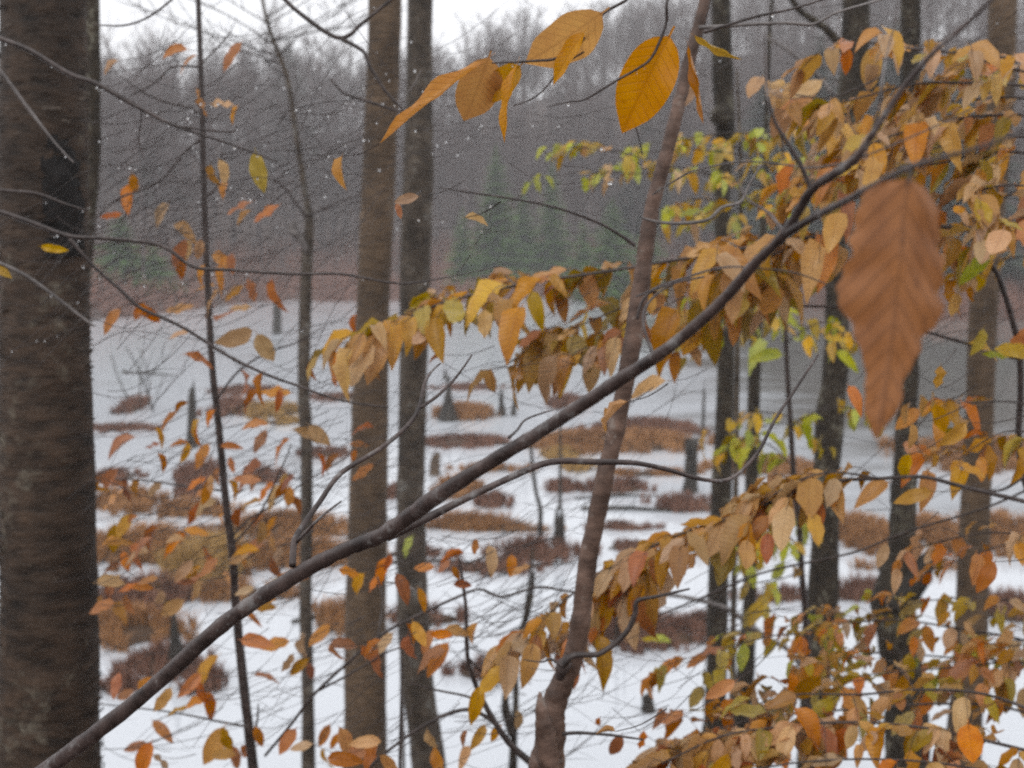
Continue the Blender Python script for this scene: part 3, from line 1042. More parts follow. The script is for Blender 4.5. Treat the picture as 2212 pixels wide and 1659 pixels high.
trunk_tree('pale_stem', 'thin pale stem between the two trunks of the centre pair',
           [(884, -60, 7), (881, 200, 10), (876, 500, 12), (866, 900, 11), (866, 1300, 9), (872, 1720, 9)], 9.4, M_BARK_PALE, 8, .05, 3)
t4, sl4 = trunk_tree('thin_grey_tree', 'thin grey trunk with a crook and swollen knot, between left sapling and centre pair',
                     [(560, -40, 7), (583, 67, 9), (620, 167, 10), (641, 300, 12), (660, 420, 14), (668, 480, 20), (663, 560, 23), (658, 700, 25), (656, 850, 25), (662, 950, 24), (662, 1150, 24), (660, 1300, 25), (664, 1450, 24), (668, 1720, 28)], 9.2, M_BARK_GREY, 16, .12, 2.5,
                     limbs=(7.0, 16, 1.5, M_BARK_TWIG, 24, None, 8, .004), seed=6.0)
mk('burl', *tube(smooth_line(px_line([(640, 478, 3), (632, 488, 16), (634, 500, 22), (644, 512, 18), (656, 528, 12), (664, 545, 8)], 9.1), 3), 10, .5, 3), M_BARK_PALE, t4, label='pale swollen knot on the stem')
mk('branch', *tube(smooth_line(px_line([(662, 470, 8), (640, 440, 7), (610, 400, 6), (570, 380, 5), (540, 366, 3)], 9.1), 4), 6), M_BARK_TWIG, t4)
mk('branch', *tube(smooth_line(px_line([(668, 466, 7), (700, 450, 6), (750, 430, 5), (790, 420, 3)], 9.1), 4), 6), M_BARK_TWIG, t4)

t6, _ = trunk_tree('mossy_tree', 'dark mossy trunk behind the top of the leaning sapling, left one of its pair',
                   [(1557, -60, 38), (1561, 150, 40), (1566, 280, 40), (1560, 450, 30), (1562, 650, 32), (1568, 790, 34), (1563, 950, 38), (1556, 1120, 42), (1552, 1250, 40), (1549, 1400, 41), (1543, 1550, 44), (1538, 1720, 48)], 9.6, M_BARK_MAPLE, 20, .14, 5,
                   limbs=(8.2, 14, 2.2, M_BARK_TWIG, 25, None, 8, .004), seed=7.0)
mk('moss_tuft', *tube(smooth_line(px_line([(1552, 225, 12), (1556, 240, 46), (1560, 262, 44), (1562, 285, 16)], 9.5), 3), 10, .6, 2), M_BARK_MAPLE, t6)
trunk_tree('mossy_tree', 'narrow mossy trunk, right one of the pair below the yellow green leaves',
           [(1652, 380, 12), (1645, 550, 18), (1636, 700, 22), (1630, 800, 26), (1626, 960, 26), (1622, 1130, 26), (1619, 1300, 26), (1612, 1430, 34), (1602, 1560, 42), (1598, 1720, 46)], 10.4, M_BARK_MAPLE, 16, .14, 2.5, seed=8.0)
t9, sl9 = trunk_tree('lichened_tree', 'dark trunk spotted with grey lichen, between yellow green leaves and big hanging leaf',
                     [(1853, -60, 52), (1848, 90, 52), (1838, 220, 56), (1826, 330, 48), (1812, 450, 40), (1806, 590, 38), (1808, 760, 50), (1795, 880, 54), (1786, 1000, 54), (1782, 1140, 54), (1778, 1270, 60), (1764, 1400, 64), (1758, 1520, 56), (1752, 1720, 56)], 7.2, M_BARK_MAPLE, 24, .13, 5, k=8,
                     limbs=(8.0, 12, 2.0, M_BARK_TWIG, 26, None, 7, .004), seed=9.0)
mk('limb', *tube(smooth_line(px_line([(1700, -20, 12), (1725, 20, 13), (1760, 46, 15), (1790, 68, 17), (1826, 110, 22)], 7.2), 4), 8, .1), M_BARK_MAPLE, t9)
mk('branch', *tube(smooth_line(px_line([(1826, 225, 22), (1862, 212, 12), (1888, 190, 8), (1905, 165, 5)], 7.1), 4), 7, .1), M_BARK_MAPLE, t9)
mk('branch', *tube(smooth_line(px_line([(1364, 1299, 6), (1420, 1286, 8), (1475, 1289, 9), (1555, 1309, 11), (1598, 1333, 12), (1658, 1379, 11), (1702, 1403, 11), (1735, 1446, 13)], 6.9), 4), 7, .1), M_BARK_PALE, t9, label='long pale branch reaching left')
t10, _ = trunk_tree('broken_limbed_tree', 'crooked dark trunk with a thick broken stub, directly below the big hanging leaf',
                    [(1968, -60, 42), (1966, 130, 38), (1962, 350, 38), (1960, 600, 38), (1962, 800, 38), (1956, 960, 42), (1950, 1100, 50), (1942, 1200, 54), (1926, 1290, 78), (1938, 1370, 76), (1952, 1460, 78), (1960, 1560, 84), (1954, 1720, 90)], 8.0, M_BARK_MAPLE, 24, .18, 5, k=8,
                    limbs=(8.2, 12, 2.0, M_BARK_TWIG, 27, None, 7, .004), seed=10.0)
mk('broken_stub', *tube(smooth_line(px_line([(1925, 1310, 60), (1958, 1278, 66), (1985, 1240, 56), (1998, 1212, 40), (2004, 1196, 12), (2012, 1176, 4)], 7.9), 4), 12, .25, 5), M_SNAG, t10, label='thick black broken limb stub')
t11, _ = trunk_tree('brown_right_tree', 'brown trunk leaning slightly, rightmost of the large trunks',
                    [(2168, -60, 56), (2164, 150, 56), (2154, 300, 54), (2136, 500, 53), (2122, 700, 53), (2118, 860, 53), (2112, 1000, 56), (2104, 1150, 60), (2100, 1300, 62), (2092, 1450, 62), (2082, 1600, 66), (2076, 1720, 70)], 8.4, M_BARK_BROWN, 24, .09, 5, k=8,
                    limbs=(8.2, 12, 2.0, M_BARK_TWIG, 28, None, 7, .004), seed=11.0)
# twin stemmed dead shrub in the middle
b_ = px_line([(1104, 1720, 26)], 9.0)[0][0]
t = thing('twin_stemmed_shrub', 'dead twin stemmed shrub with crossing twigs, left of the broken sapling foot', 'dead shrub', (b_.x, b_.y, ground_z(b_.x, b_.y)))
pr = to_ground(px_line([(1152, 1235, 8), (1147, 1290, 12), (1137, 1330, 14), (1122, 1380, 13), (1114, 1440, 13), (1114, 1520, 14), (1110, 1590, 15), (1106, 1720, 24)], 9.0))
mk('stem', *tube(smooth_line(pr, 4), 9, .2, 3), M_BARK_MAPLE, t)
mk('stem', *tube(smooth_line(px_line([(1152, 1180, 4), (1128, 1360, 6), (1104, 1440, 8), (1092, 1500, 14), (1094, 1540, 20), (1106, 1590, 16)], 8.95), 4), 9, .2, 5), M_BARK_MAPLE, t)
mb = MB()
rg = random.Random(8)
for k in range(46):
    x, y = rg.uniform(1020, 1160), rg.uniform(1240, 1560)
    a = rg.uniform(-.75, -.2) if rg.random() < .7 else rg.uniform(2.4, 4.0)
    L = rg.uniform(50, 170)
    D = 9 + rg.uniform(-.4, .4)
    mb.add(*tube(smooth_line(px_line([(x, y, 3), (x + math.cos(a) * L * .5, y + math.sin(a) * L * .5, 2.4), (x + math.cos(a) * L, y + math.sin(a) * L - 8, 1.4)], D), 2), 3, cap=False))
mb.build('twigs', M_BARK_TWIG, t, kind='stuff')


# ------------------------------------------------------------------ leaves
def leaf_geo(seed, nu=7, nv=2, curl=0.25, fold=0.22, wave=0.05, twist=0.0):
    rg = random.Random(seed)
    V, UV, F = [], [], []
    asym = rg.uniform(-.05, .05)
    side = rg.uniform(-.10, .10)
    for i in range(nu + 1):
        u = i / nu
        w = (u ** 0.62) * ((1 - u) ** 0.80) * 1.72
        if u > .8:
            w *= 1 - 0.35 * (u - .8) / .2
        if i == 0:
            w = 0.02
        if i == nu:
            w = 0.0
        for j in range(-nv, nv + 1):
            v = j / nv
            x = v * w * 0.5 * (1 + asym * (1 if v > 0 else -1)) + side * u * u
            z = fold * abs(v) * w * 0.5 - curl * u * u + wave * math.sin(u * 14 + v * 2 + seed) * abs(v) * w
            x += twist * z
            V.append((x, u, z))
            UV.append((0.5 + v * w * 0.5, u))
    n = 2 * nv + 1
    for i in range(nu):
        for j in range(n - 1):
            a = i * n + j
            F.append((a, a + 1, a + n + 1, a + n))
    o = len(V)                                     # the leaf stalk
    V += [(-.012, -.10, .01), (.012, -.10, .01), (.012, .02, 0), (-.012, .02, 0)]
    UV += [(.5, 0)] * 4
    F.append((o, o + 1, o + 2, o + 3))
    return V, UV, F


LEAFMESH = {}
NVAR = 12
for key, mt in LM.items():
    for k in range(NVAR):
        g = leaf_geo(k + 3, 7, 1, [.12, .3, .45, .2, .05, .6, -.15, .8, .35, .15, .5, .25][k], [.25, .12, .35, .6, .2, .3, .15, .4, .75, .1, .5, .3][k], [.05, .09, .04, .07, .12, .06, .08, .14, .05, .16, .1, .06][k], [0, 0, .3, 0, -.3, .2, 0, .5, 0, -.4, .3, 0][k])
        me = bpy.data.meshes.new('leaf')
        me.from_pydata(g[0], [], g[2])
        me.polygons.foreach_set('use_smooth', [True] * len(me.polygons))
        ul = me.uv_layers.new(name='UVMap')
        idx = np.empty(len(me.loops), dtype=np.int32)
        me.loops.foreach_get('vertex_index', idx)
        ul.data.foreach_set('uv', np.asarray(g[1], dtype=np.float32)[idx].ravel())
        me.materials.append(mt)
        LEAFMESH[key, k] = me


def put_leaf(t, base, axis, normal, L, W, me, label=None):
    y = axis.normalized()
    z = normal - y * normal.dot(y)
    z = z.normalized() if z.length > 1e-4 else y.orthogonal().normalized()
    x = y.cross(z)
    o = bpy.data.objects.new('leaf', me)
    COL.objects.link(o)
    o.parent = t
    p = base - WL[t.name]
    o.matrix_basis = Matrix(((x.x * W, y.x * L, z.x * L, p.x), (x.y * W, y.y * L, z.y * L, p.y), (x.z * W, y.z * L, z.z * L, p.z), (0, 0, 0, 1)))
    if label:
        o['label'] = label
    return o


def pick(rg, cols):
    r = rg.random() * sum(w for _, w in cols)
    for c, w in cols:
        r -= w
        if r <= 0:
            return c
    return cols[-1][0]


TW, DR = {}, {}


def twig(t, pr, n=4):
    TW.setdefault(t.name, (t, MB()))[1].add(*tube(pr, n, cap=False))


def drop(t, p, r):
    mb = DR.setdefault(t.name, (t, MB()))[1]
    V, F = [], []
    N = 6
    rows = [(-1.25, .0), (-.95, .62), (-.35, 1.0), (.35, .85), (1.0, .35), (1.5, .0)]
    for h, q in rows:
        for j in range(N):
            a = 6.2832 * j / N
            V.append((p.x + math.cos(a) * q * r, p.y + math.sin(a) * q * r, p.z + h * r))
    for i in range(len(rows) - 1):
        for j in range(N):
            F.append((i * N + j, i * N + (j + 1) % N, (i + 1) * N + (j + 1) % N, (i + 1) * N + j))
    mb.add(V, F)


def along(pr, t):
    f = t * (len(pr) - 1)
    i = min(int(f), len(pr) - 2)
    return pr[i][0].lerp(pr[i + 1][0], f - i), pr[i][1] + (pr[i + 1][1] - pr[i][1]) * (f - i), (pr[i + 1][0] - pr[i][0]).normalized()


def spray(t, pts, D, nsub, thick, Lpx, cols, seed, per=4, reach=70, w=5, mt=M_BARK_TWIG, droop=0.48, tlim=(0.0, 1.0), dj=.25, part=True, upward=False):
    """a flat beech spray: a main twig, side twigs and leaves alternating along them"""
    rg = random.Random(seed)
    q = [(p[0], p[1], w * (1 - .6 * i / (len(pts) - 1)), (p[2] if len(p) > 2 else D)) for i, p in enumerate(pts)]
    main = smooth_line(px_line(q, D), 5)
    if part:
        mk('branch', *tube(main, 6), mt, t)
    else:
        twig(t, main)
    for k in range(nsub):
        f = tlim[0] + (tlim[1] - tlim[0]) * rg.random() if k % 2 else tlim[0] + (tlim[1] - tlim[0]) * (k + rg.random()) / nsub
        p, r, tg = along(main, min(f, .999))
        m1 = FPX / (p - CAM).dot(CF)
        dn = (rg.random() ** 1.2 - .15) * thick
        if upward:
            dn = (rg.random() - .5) * thick
        vec = Vector((tg.x * reach / m1 * rg.uniform(.5, 1.3), rg.uniform(-dj, dj), -dn / m1 + tg.z * reach / m1 * .5))
        e = p + vec
        mid = p.lerp(e, .5) + Vector((0, 0, .12 * vec.length))
        sub = smooth_line([(p, max(r * .5, 0.0007)), (mid, .0008), (e, .0005)], 3)
        twig(t, sub, 3)
        np_ = max(1, per + rg.choice((-2, -1, 0, 0, 1)))
        for j in range(np_):
            g = min(1, max(.05, (j + .6 + rg.uniform(-.3, .3)) / np_))
            b0, _, tg2 = along(sub, min(g, .999))
            lat = Vector((-tg2.y, tg2.x, 0))
            lat = lat.normalized() if lat.length > 1e-3 else Vector((0, 1, 0))
            sg = 1 if (j + k) % 2 else -1
            last = j == np_ - 1
            ax = tg2 * (0.95 if last else .75) + lat * sg * (0.1 if last else .5) + Vector((0, 0, -droop * rg.uniform(.4, 1.4))) + Vector((rg.uniform(-.4, .4), rg.uniform(-.4, .4), 0))
            nm = Vector((rg.uniform(-.45, .45), rg.uniform(-.75, .15), 1.0))
            L = Lpx / m1 * rg.choice((rg.uniform(.6, .95), rg.uniform(.85, 1.3)))
            put_leaf(t, b0, ax, nm, L, L * rg.uniform(.58, .78), LEAFMESH[pick(rg, cols), rg.randrange(NVAR)])
    return main


def leaf_list(t, D, Lpx, lst, cols, seed, tl=110, dj=.5):
    """single leaves, each at the end of its own twig"""
    rg = random.Random(seed)
    for it in lst:
        x, y = it[0], it[1]
        key = it[2] if len(it) > 2 and it[2] else pick(rg, cols)
        s = it[3] if len(it) > 3 else 1.0
        d = D + rg.uniform(-dj, dj)
        p = PY(x, y, d)
        m1 = FPX / (p - CAM).dot(CF)
        L = Lpx * s / m1 * rg.uniform(.85, 1.3)
        ax = Vector((rg.uniform(-.9, .35), rg.uniform(-.35, .2), rg.uniform(-1.0, -.05)))
        if rg.random() < .18:
            ax = Vector((rg.choice([-1, 1]), rg.uniform(-.3, .3), rg.uniform(-.25, .1)))
        nm = Vector((rg.uniform(-.5, .5), rg.uniform(-1.0, -.1), rg.uniform(.25, 1.0)))
        ax.normalize()
        base = p - ax * L * .5
        put_leaf(t, base, ax, nm, L, L * rg.uniform(.55, .75), LEAFMESH[key, rg.randrange(NVAR)])
        a = rg.uniform(-.75, -.2)
        l = tl * rg.uniform(.6, 1.4) / m1
        e = base + Vector((math.cos(a) * l, rg.uniform(-.1, .1), -math.sin(a) * l * .8))
        twig(t, smooth_line([(base, .0006), (base.lerp(e, .5) + Vector((0, 0, -.08 * l)), .0009), (e, .0012)], 3), 3)


def twig_fill(t, box, n, D, L, seed, dj=.6, w0=2.2, ang=(-.62, -.22), drops=.0, sub=.6):
    """thin bare twigs rising to the right through part of the picture"""
    rg = random.Random(seed)
    for k in range(int(n * .95)):
        x, y = rg.uniform(box[0], box[2]), rg.uniform(box[1], box[3])
        a = rg.gauss((ang[0] + ang[1]) / 2, 0.24) if rg.random() < .8 else rg.uniform(-1.3, .6)
        l = L * rg.uniform(.5, 1.4)
        d = D + rg.uniform(-dj, dj)
        w = w0 * rg.uniform(.5, 1.05)
        sag = rg.uniform(-.16, .22) * l
        pts = [(x - math.cos(a) * l / 2, y - math.sin(a) * l / 2, w * .9), (x - math.cos(a) * l * .15, y - math.sin(a) * l * .15 + sag, w * .85),
               (x + math.cos(a) * l * .2, y + math.sin(a) * l * .2 + sag * .8, w * .7), (x + math.cos(a) * l / 2, y + math.sin(a) * l / 2, w * .35)]
        pr = smooth_line(px_line(pts, d), 3)
        twig(t, pr, 3)
        for z_ in range(rg.choice((0, 1, 1, 2))):
            p, r, tg = along(pr, rg.uniform(.2, .6))
            m1 = FPX / (p - CAM).dot(CF)
            l2 = l * .35 / m1
            b2 = a + rg.choice([-.55, .5])
            e = p + Vector((math.cos(b2) * l2, rg.uniform(-.1, .1), -math.sin(b2) * l2))
            twig(t, [(p, r * .7), (p.lerp(e, .5) + Vector((0, 0, .03 * l2)), r * .6), (e, r * .3)], 3)
        if rg.random() < drops * .6:
            for q in range(rg.randrange(1, 4)):
                p, r, tg = along(pr, rg.random() * .98)
                drop(t, p - Vector((0, 0, r + .0022)), rg.uniform(.0010, .0026))


def branch(t, pts, D, mt=M_BARK_TWIG, n=7, k=5, rough=.08, label=None, drops=0, nm='branch', seed=0):
    pr = smooth_line(px_line([(q[0], q[1], q[2] * .82, *q[3:]) for q in pts], D), k)
    mk(nm, *tube(pr, n, rough, seed), mt, t, label=label)
    rg = random.Random(seed + len(pts))
    for q in range(int(drops * .6)):
        p, r, _ = along(pr, rg.random() * .98)
        drop(t, p - Vector((0, 0, r + .0022)), rg.uniform(.0009, .0024))
    return pr


# ------------------------------------------------------------------ A: long bare branch across the foreground with the big dry leaf
A0 = [(-330, 2000, 60, 1.35), (-90, 1790, 52, 1.3), (110, 1655, 47, 1.25), (300, 1510, 46, 1.2), (480, 1350, 47, 1.15), (640, 1243, 48, 1.1), (740, 1190, 44, 1.07), (835, 1150, 48, 1.04),
      (925, 1085, 50, 1.0), (1040, 1010, 42, .96), (1190, 918, 40, .92), (1350, 813, 42, .87), (1450, 747, 36, .83), (1555, 655, 34, .8), (1630, 570, 32, .77), (1695, 505, 30, .75),
      (1752, 412, 28, .73), (1800, 378, 30, .71), (1845, 345, 27, .70), (1885, 290, 22, .69), (1940, 205, 18, .68), (2010, 120, 16, .67), (2100, 40, 14, .66), (2190, -50, 12, .65)]
prA = px_line([(q[0], q[1], q[2] * .72, q[3]) for q in A0[::-1]], 1)
prA = to_ground(prA, 1.3)
lo = prA[-1][0]
tA = thing('leaning_bare_sapling', 'long bare purple brown branch rising diagonally across the whole foreground', 'sapling', tuple(lo))
mk('stem', *tube(smooth_line(prA, 9), 14, .17, 2, True, 5.0), M_BARK_PURPLE, tA)
branch(tA, [(1695, 507, 24, .75), (1760, 468, 21, .72), (1830, 432, 20, .68), (1900, 395, 20, .63), (1960, 364, 19, .57), (2030, 342, 15, .54), (2120, 318, 13, .53), (2260, 265, 10, .52)], .6, M_BARK_PURPLE, 10)
branch(tA, [(835, 1156, 36, 1.04), (900, 1130, 24, 1.05), (1000, 1080, 20, 1.06), (1100, 1033, 18, 1.07), (1190, 998, 17, 1.08), (1290, 998, 17, 1.09), (1370, 1000, 14, 1.1), (1440, 1014, 12, 1.11), (1520, 1036, 11, 1.12), (1580, 1033, 10, 1.13),
            (1635, 980, 10, 1.14), (1675, 905, 9, 1.15), (1712, 850, 8, 1.16), (1768, 766, 5, 1.17)], 1.1, M_BARK_PURPLE, 10, label='lower fork curving along and up')
branch(tA, [(1752, 408, 16, .73), (1728, 353, 13, .73), (1702, 310, 11, .73), (1675, 265, 10, .73), (1658, 210, 8, .73), (1655, 150, 6, .74), (1652, 80, 4, .75)], .73, M_BARK_PURPLE, 8)
branch(tA, [(1880, 300, 12, .69), (1900, 230, 9, .69), (1905, 180, 8, .69), (1915, 120, 6, .7), (1935, 40, 4, .7), (1940, -20, 3, .7)], .7, M_BARK_PURPLE, 7)
branch(tA, [(1695, 505, 10, .75), (1660, 460, 8, .78), (1615, 430, 6, .8), (1590, 385, 4, .82)], .78, M_BARK_PURPLE, 7)
branch(tA, [(632, 1222, 20, 1.1), (636, 1170, 18, 1.12), (655, 1135, 16, 1.14), (690, 1085, 14, 1.16), (737, 1022, 13, 1.18), (820, 970, 12, 1.2), (880, 920, 12, 1.22), (905, 880, 11, 1.23), (917, 830, 10, 1.25), (930, 805, 7, 1.26), (952, 784, 4, 1.27)], 1.15, M_BARK_PURPLE, 8, label='thin side branch rising past the centre trunks')
branch(tA, [(905, 882, 10, 1.23), (945, 855, 9, 1.24), (985, 815, 7, 1.26), (1020, 766, 4, 1.27)], 1.25, M_BARK_PURPLE, 7)
branch(tA, [(640, 1172, 10, 1.12), (690, 1120, 8, 1.1), (738, 1082, 4, 1.1)], 1.1, M_BARK_PURPLE, 6)
branch(tA, [(1100, 945, 10, .94), (1118, 928, 7, .96), (1138, 905, 6, .97), (1195, 885, 4, .98)], .95, M_BARK_PURPLE, 6)
branch(tA, [(1415, 780, 10, .85), (1390, 700, 8, .88), (1400, 655, 7, .9), (1450, 615, 6, .92), (1520, 598, 5, .94)], .9, M_BARK_TWIG, 6)
branch(tA, [(1410, 420, 5, 1.5), (1475, 380, 5, 1.2), (1508, 367, 5, 1.0), (1592, 350, 5, .9), (1675, 353, 5, .85), (1742, 362, 5, .8), (1800, 356, 6, .72), (1860, 340, 6, .7), (1975, 293, 5, .72), (2075, 247, 4, .74), (2142, 207, 3, .76)], .8, M_BARK_TWIG, 6)
branch(tA, [(1375, 640, 5, 1.0), (1475, 602, 6, .9), (1560, 578, 6, .82), (1640, 580, 5, .78), (1720, 590, 5, .8), (1800, 620, 3, .82)], .85, M_BARK_TWIG, 6)
# the big dry leaf, close to the lens
g = leaf_geo(5, 26, 5, .10, .18, .035)
rg = random.Random(12)
Vl = []
base, tip = PY(1962, 386, .56), PY(1893, 948, .545)
ax = tip - base
Ll = ax.length
ax.normalize()
nrm = Vector((0.22, -1, .12))
nrm = (nrm - ax * nrm.dot(ax)).normalized()
xa = ax.cross(nrm)
if xa.x < 0:
    xa = -xa
    
prof = [(0, .04), (.02, .45), (.06, .66), (.14, .80), (.26, .88), (.38, .97), (.45, 1.04), (.50, 1.0), (.56, .80), (.64, .62), (.70, .46), (.78, .35), (.86, .31), (.92, .23), (.96, .11), (1, .0)]


def pf_(u):
    for (a, wa), (c, wc) in zip(prof, prof[1:]):
        if u <= c:
            return wa + (wc - wa) * (u - a) / (c - a)
    return 0


NU, NV = 44, 8
V, UV, F = [], [], []
Wl = px2m(122, base)
for i in range(NU + 1):
    u = i / NU
    w = pf_(u)
    cx_ = .10 * math.sin(u * 3.14) * 0.55 - .03 * math.sin(u * 6.28)
    for j in range(-NV, NV + 1):
        v = j / NV
        e = 1 + .12 * noise.noise((u * 11, 3 if v > 0 else 8, 2.0)) * abs(v) ** 2 + .05 * math.sin(u * 70 + (1 if v > 0 else 2)) * abs(v) ** 4 + .06 * noise.noise((u * 7, v * 3, 1.0))
        wl = w * (1.0 if v > 0 else 1.02) * e
        # rolled edges and the crumpled, twisted lower end
        zz = -.16 * abs(v) ** 2 * w + .035 * math.sin(u * 2 * 3.14 * 5.5 - abs(v) * 3.0) * abs(v) * w + .10 * sstep(.6, 1, u) * v * (1 if u < .9 else .4) + .06 * noise.noise((u * 5, v * 2, 4.))
        V.append(base + ax * (u * Ll) + xa * (v * wl * Wl + cx_ * Wl) + nrm * (zz * Wl))
        UV.append((.5 + v * w * .5, u))
n = 2 * NV + 1
for i in range(NU):
    for j in range(n - 1):
        a = i * n + j
        F.append((a, a + 1, a + n + 1, a + n))
mk('leaf', V, F, LM['dead'], tA, uv=UV, label='big dry brown ribbed leaf hanging close to the lens')
twig(tA, [(base + Vector((0, 0, -.002)), .0009), (PY(1968, 370, .562), .0010), (PY(1975, 356, .566), .0012)], 5)

# ------------------------------------------------------------------ S: leaning red brown sapling with the large yellow leaves
S0 = [(1560, -330, 18), (1535, -90, 26), (1522, 0, 30), (1502, 80, 33), (1478, 175, 36), (1455, 270, 38), (1432, 360, 40), (1408, 450, 42), (1395, 540, 46), (1382, 640, 50), (1370, 720, 52), (1350, 830, 50), (1330, 930, 48), (1308, 1020, 50), (1290, 1110, 50), (1270, 1210, 52), (1258, 1310, 54), (1243, 1405, 58),
      (1215, 1475, 62), (1195, 1530, 66), (1188, 1600, 72), (1180, 1660, 78), (1172, 1740, 84)]
prS = to_ground(px_line([(x, y, w * (.78 if y < 1450 else .78 + .14 * sstep(1450, 1600, y))) for x, y, w in S0], 1.9), 1.4)
tS = thing('leaning_sapling', 'red brown sapling stem leaning right through the centre, forked foot, large yellow leaves at top', 'sapling', tuple(prS[-1][0]))
mk('stem', *tube(smooth_line(prS, 8), 16, .13, 6), M_BARK_RED, tS)
mk('broken_stub', *tube(smooth_line(px_line([(1190, 1700, 50), (1180, 1600, 44), (1172, 1550, 36), (1168, 1520, 22), (1166, 1500, 8), (1165, 1494, 2)], 1.84), 4), 10, .25, 7), M_BARK_RED, tS, label='jagged broken stub beside the stem foot')
mk('knot', *tube(smooth_line(px_line([(1232, 1418, 14), (1222, 1432, 34), (1214, 1448, 34), (1207, 1468, 14)], 1.86), 3), 9, .3, 2), M_BARK_TWIG, tS, label='black knot where a limb leaves the stem')
branch(tS, [(1215, 1440, 20), (1235, 1418, 18), (1265, 1414, 16), (1290, 1414, 15), (1315, 1400, 15), (1340, 1380, 15), (1360, 1355, 15), (1372, 1325, 14), (1377, 1298, 12), (1420, 1288, 9), (1490, 1272, 6)], 1.82, M_BARK_TWIG, 8, label='dark limb curving up from the knot')
branch(tS, [(1215, 1440, 9), (1190, 1424, 8), (1170, 1430, 5), (1130, 1425, 3)], 1.8, M_BARK_TWIG, 6)
branch(tS, [(1214, 1586, 12), (1250, 1583, 10), (1320, 1588, 8), (1390, 1598, 5)], 1.85, M_BARK_TWIG, 6)
branch(tS, [(1535, -60, 26, 1.92), (1520, 30, 24, 1.95), (1500, 110, 20, 1.98), (1478, 170, 16, 1.96)], 1.95, M_BARK_TWIG, 8)
branch(tS, [(1372, 530, 14), (1340, 508, 9), (1290, 480, 8), (1200, 448, 7), (1100, 428, 6), (1010, 415, 5), (950, 405, 3)], 2.0, M_BARK_TWIG, 7)
branch(tS, [(1376, 690, 9), (1388, 650, 8), (1420, 620, 7), (1475, 602, 6)], 1.8, M_BARK_TWIG, 6)
branch(tS, [(1385, 470, 6), (1425, 480, 9), (1480, 482, 10), (1530, 474, 10), (1560, 448, 9), (1600, 436, 8), (1618, 400, 7), (1645, 355, 5)], 1.85, M_BARK_PALE, 6, label='crooked pale twig on the right of the stem')
branch(tS, [(1510, 60, 12), (1560, 57, 10), (1620, 53, 9), (1700, 50, 9), (1758, 52, 8), (1808, 27, 7), (1908, -2, 5)], 1.75, M_BARK_PALE, 7, drops=4)
branch(tS, [(1520, 70, 10), (1575, 53, 8), (1640, 34, 7), (1708, 20, 6), (1790, -5, 5)], 1.72, M_BARK_TWIG, 6, drops=3)
branch(tS, [(1700, -90, 9, 1.5), (1400, -30, 8, 1.45), (1350, 2, 8), (1305, 28, 8), (1280, 60, 8), (1250, 95, 8), (1225, 115, 8), (1195, 128, 8), (1160, 131, 7), (1110, 134, 6), (1062, 136, 4)], 1.45, M_BARK_TWIG, 7, drops=5)
branch(tS, [(1262, 112, 5), (1238, 126, 5), (1215, 140, 5), (1196, 168, 5), (1168, 200, 4), (1140, 218, 4), (1110, 228, 3)], 1.44, M_BARK_TWIG, 6, drops=5)
branch(tS, [(1500, -60, 8, 1.6), (1445, -8, 8), (1440, 45, 8), (1425, 90, 8), (1405, 128, 8), (1375, 150, 7), (1330, 175, 7), (1290, 200, 6), (1258, 217, 5), (1230, 220, 4), (1182, 231, 3)], 1.5, M_BARK_TWIG, 7, drops=6)
branch(tS, [(1362, 150, 5), (1358, 190, 5), (1362, 240, 4), (1378, 290, 4), (1388, 335, 3)], 1.56, M_BARK_TWIG, 6)


def big_leaf(t, bx, by, tx, ty, W, D, key, k, roll=0.0, dd=0.0, lab=None, curl=.2, fold=.2):
    bs, tp = PY(bx, by, D), PY(tx, ty, D + dd)
    a = tp - bs
    L = a.length
    a.normalize()
    v = (CAM - bs).normalized()
    nm = (v - a * v.dot(a)).normalized()
    nm = Matrix.Rotation(roll, 3, a) @ nm
    g = leaf_geo(k, 14, 3, curl, fold, .05)
    me = bpy.data.meshes.new('leaf')
    me.from_pydata(g[0], [], g[2])
    me.polygons.foreach_set('use_smooth', [True] * len(me.polygons))
    ul = me.uv_layers.new(name='UVMap')
    idx = np.empty(len(me.loops), dtype=np.int32)
    me.loops.foreach_get('vertex_index', idx)
    ul.data.foreach_set('uv', np.asarray(g[1], dtype=np.float32)[idx].ravel())
    me.materials.append(LM[key])
    return put_leaf(t, bs, a, nm, L, px2m(W, bs), me, lab)


big_leaf(tS, 1300, 28, 1140, 152, 165, 1.44, 'amber', 11, -.35, .02, 'large golden leaf, upper one of the top centre group')
big_leaf(tS, 1262, 70, 1183, 172, 60, 1.43, 'amber', 15, .5)
big_leaf(tS, 1056, 124, 1010, 270, 150, 1.46, 'amber', 12, -.2, .02)
big_leaf(tS, 1124, 142, 1040, 222, 96, 1.455, 'amber', 18, .3, .02)
big_leaf(tS, 1048, 132, 812, 294, 58, 1.43, 'amber', 13, .95, -.03, 'narrow orange leaf seen edge on', .08)
big_leaf(tS, 1118, 138, 1063, 292, 46, 1.44, 'amber', 14, .9, -.02, None, .25)
big_leaf(tS, 1446, 78, 1338, 288, 185, 1.5, 'amber', 16, .1, .02, 'large yellow leaf just left of the stem top')
big_leaf(tS, 1500, 76, 1600, 136, 34, 1.55, 'yellow', 17, .9, 0, None, .1)
big_leaf(tS, 1487, 98, 1540, 262, 34, 1.55, 'orange', 19, .9, 0, None, -.15)
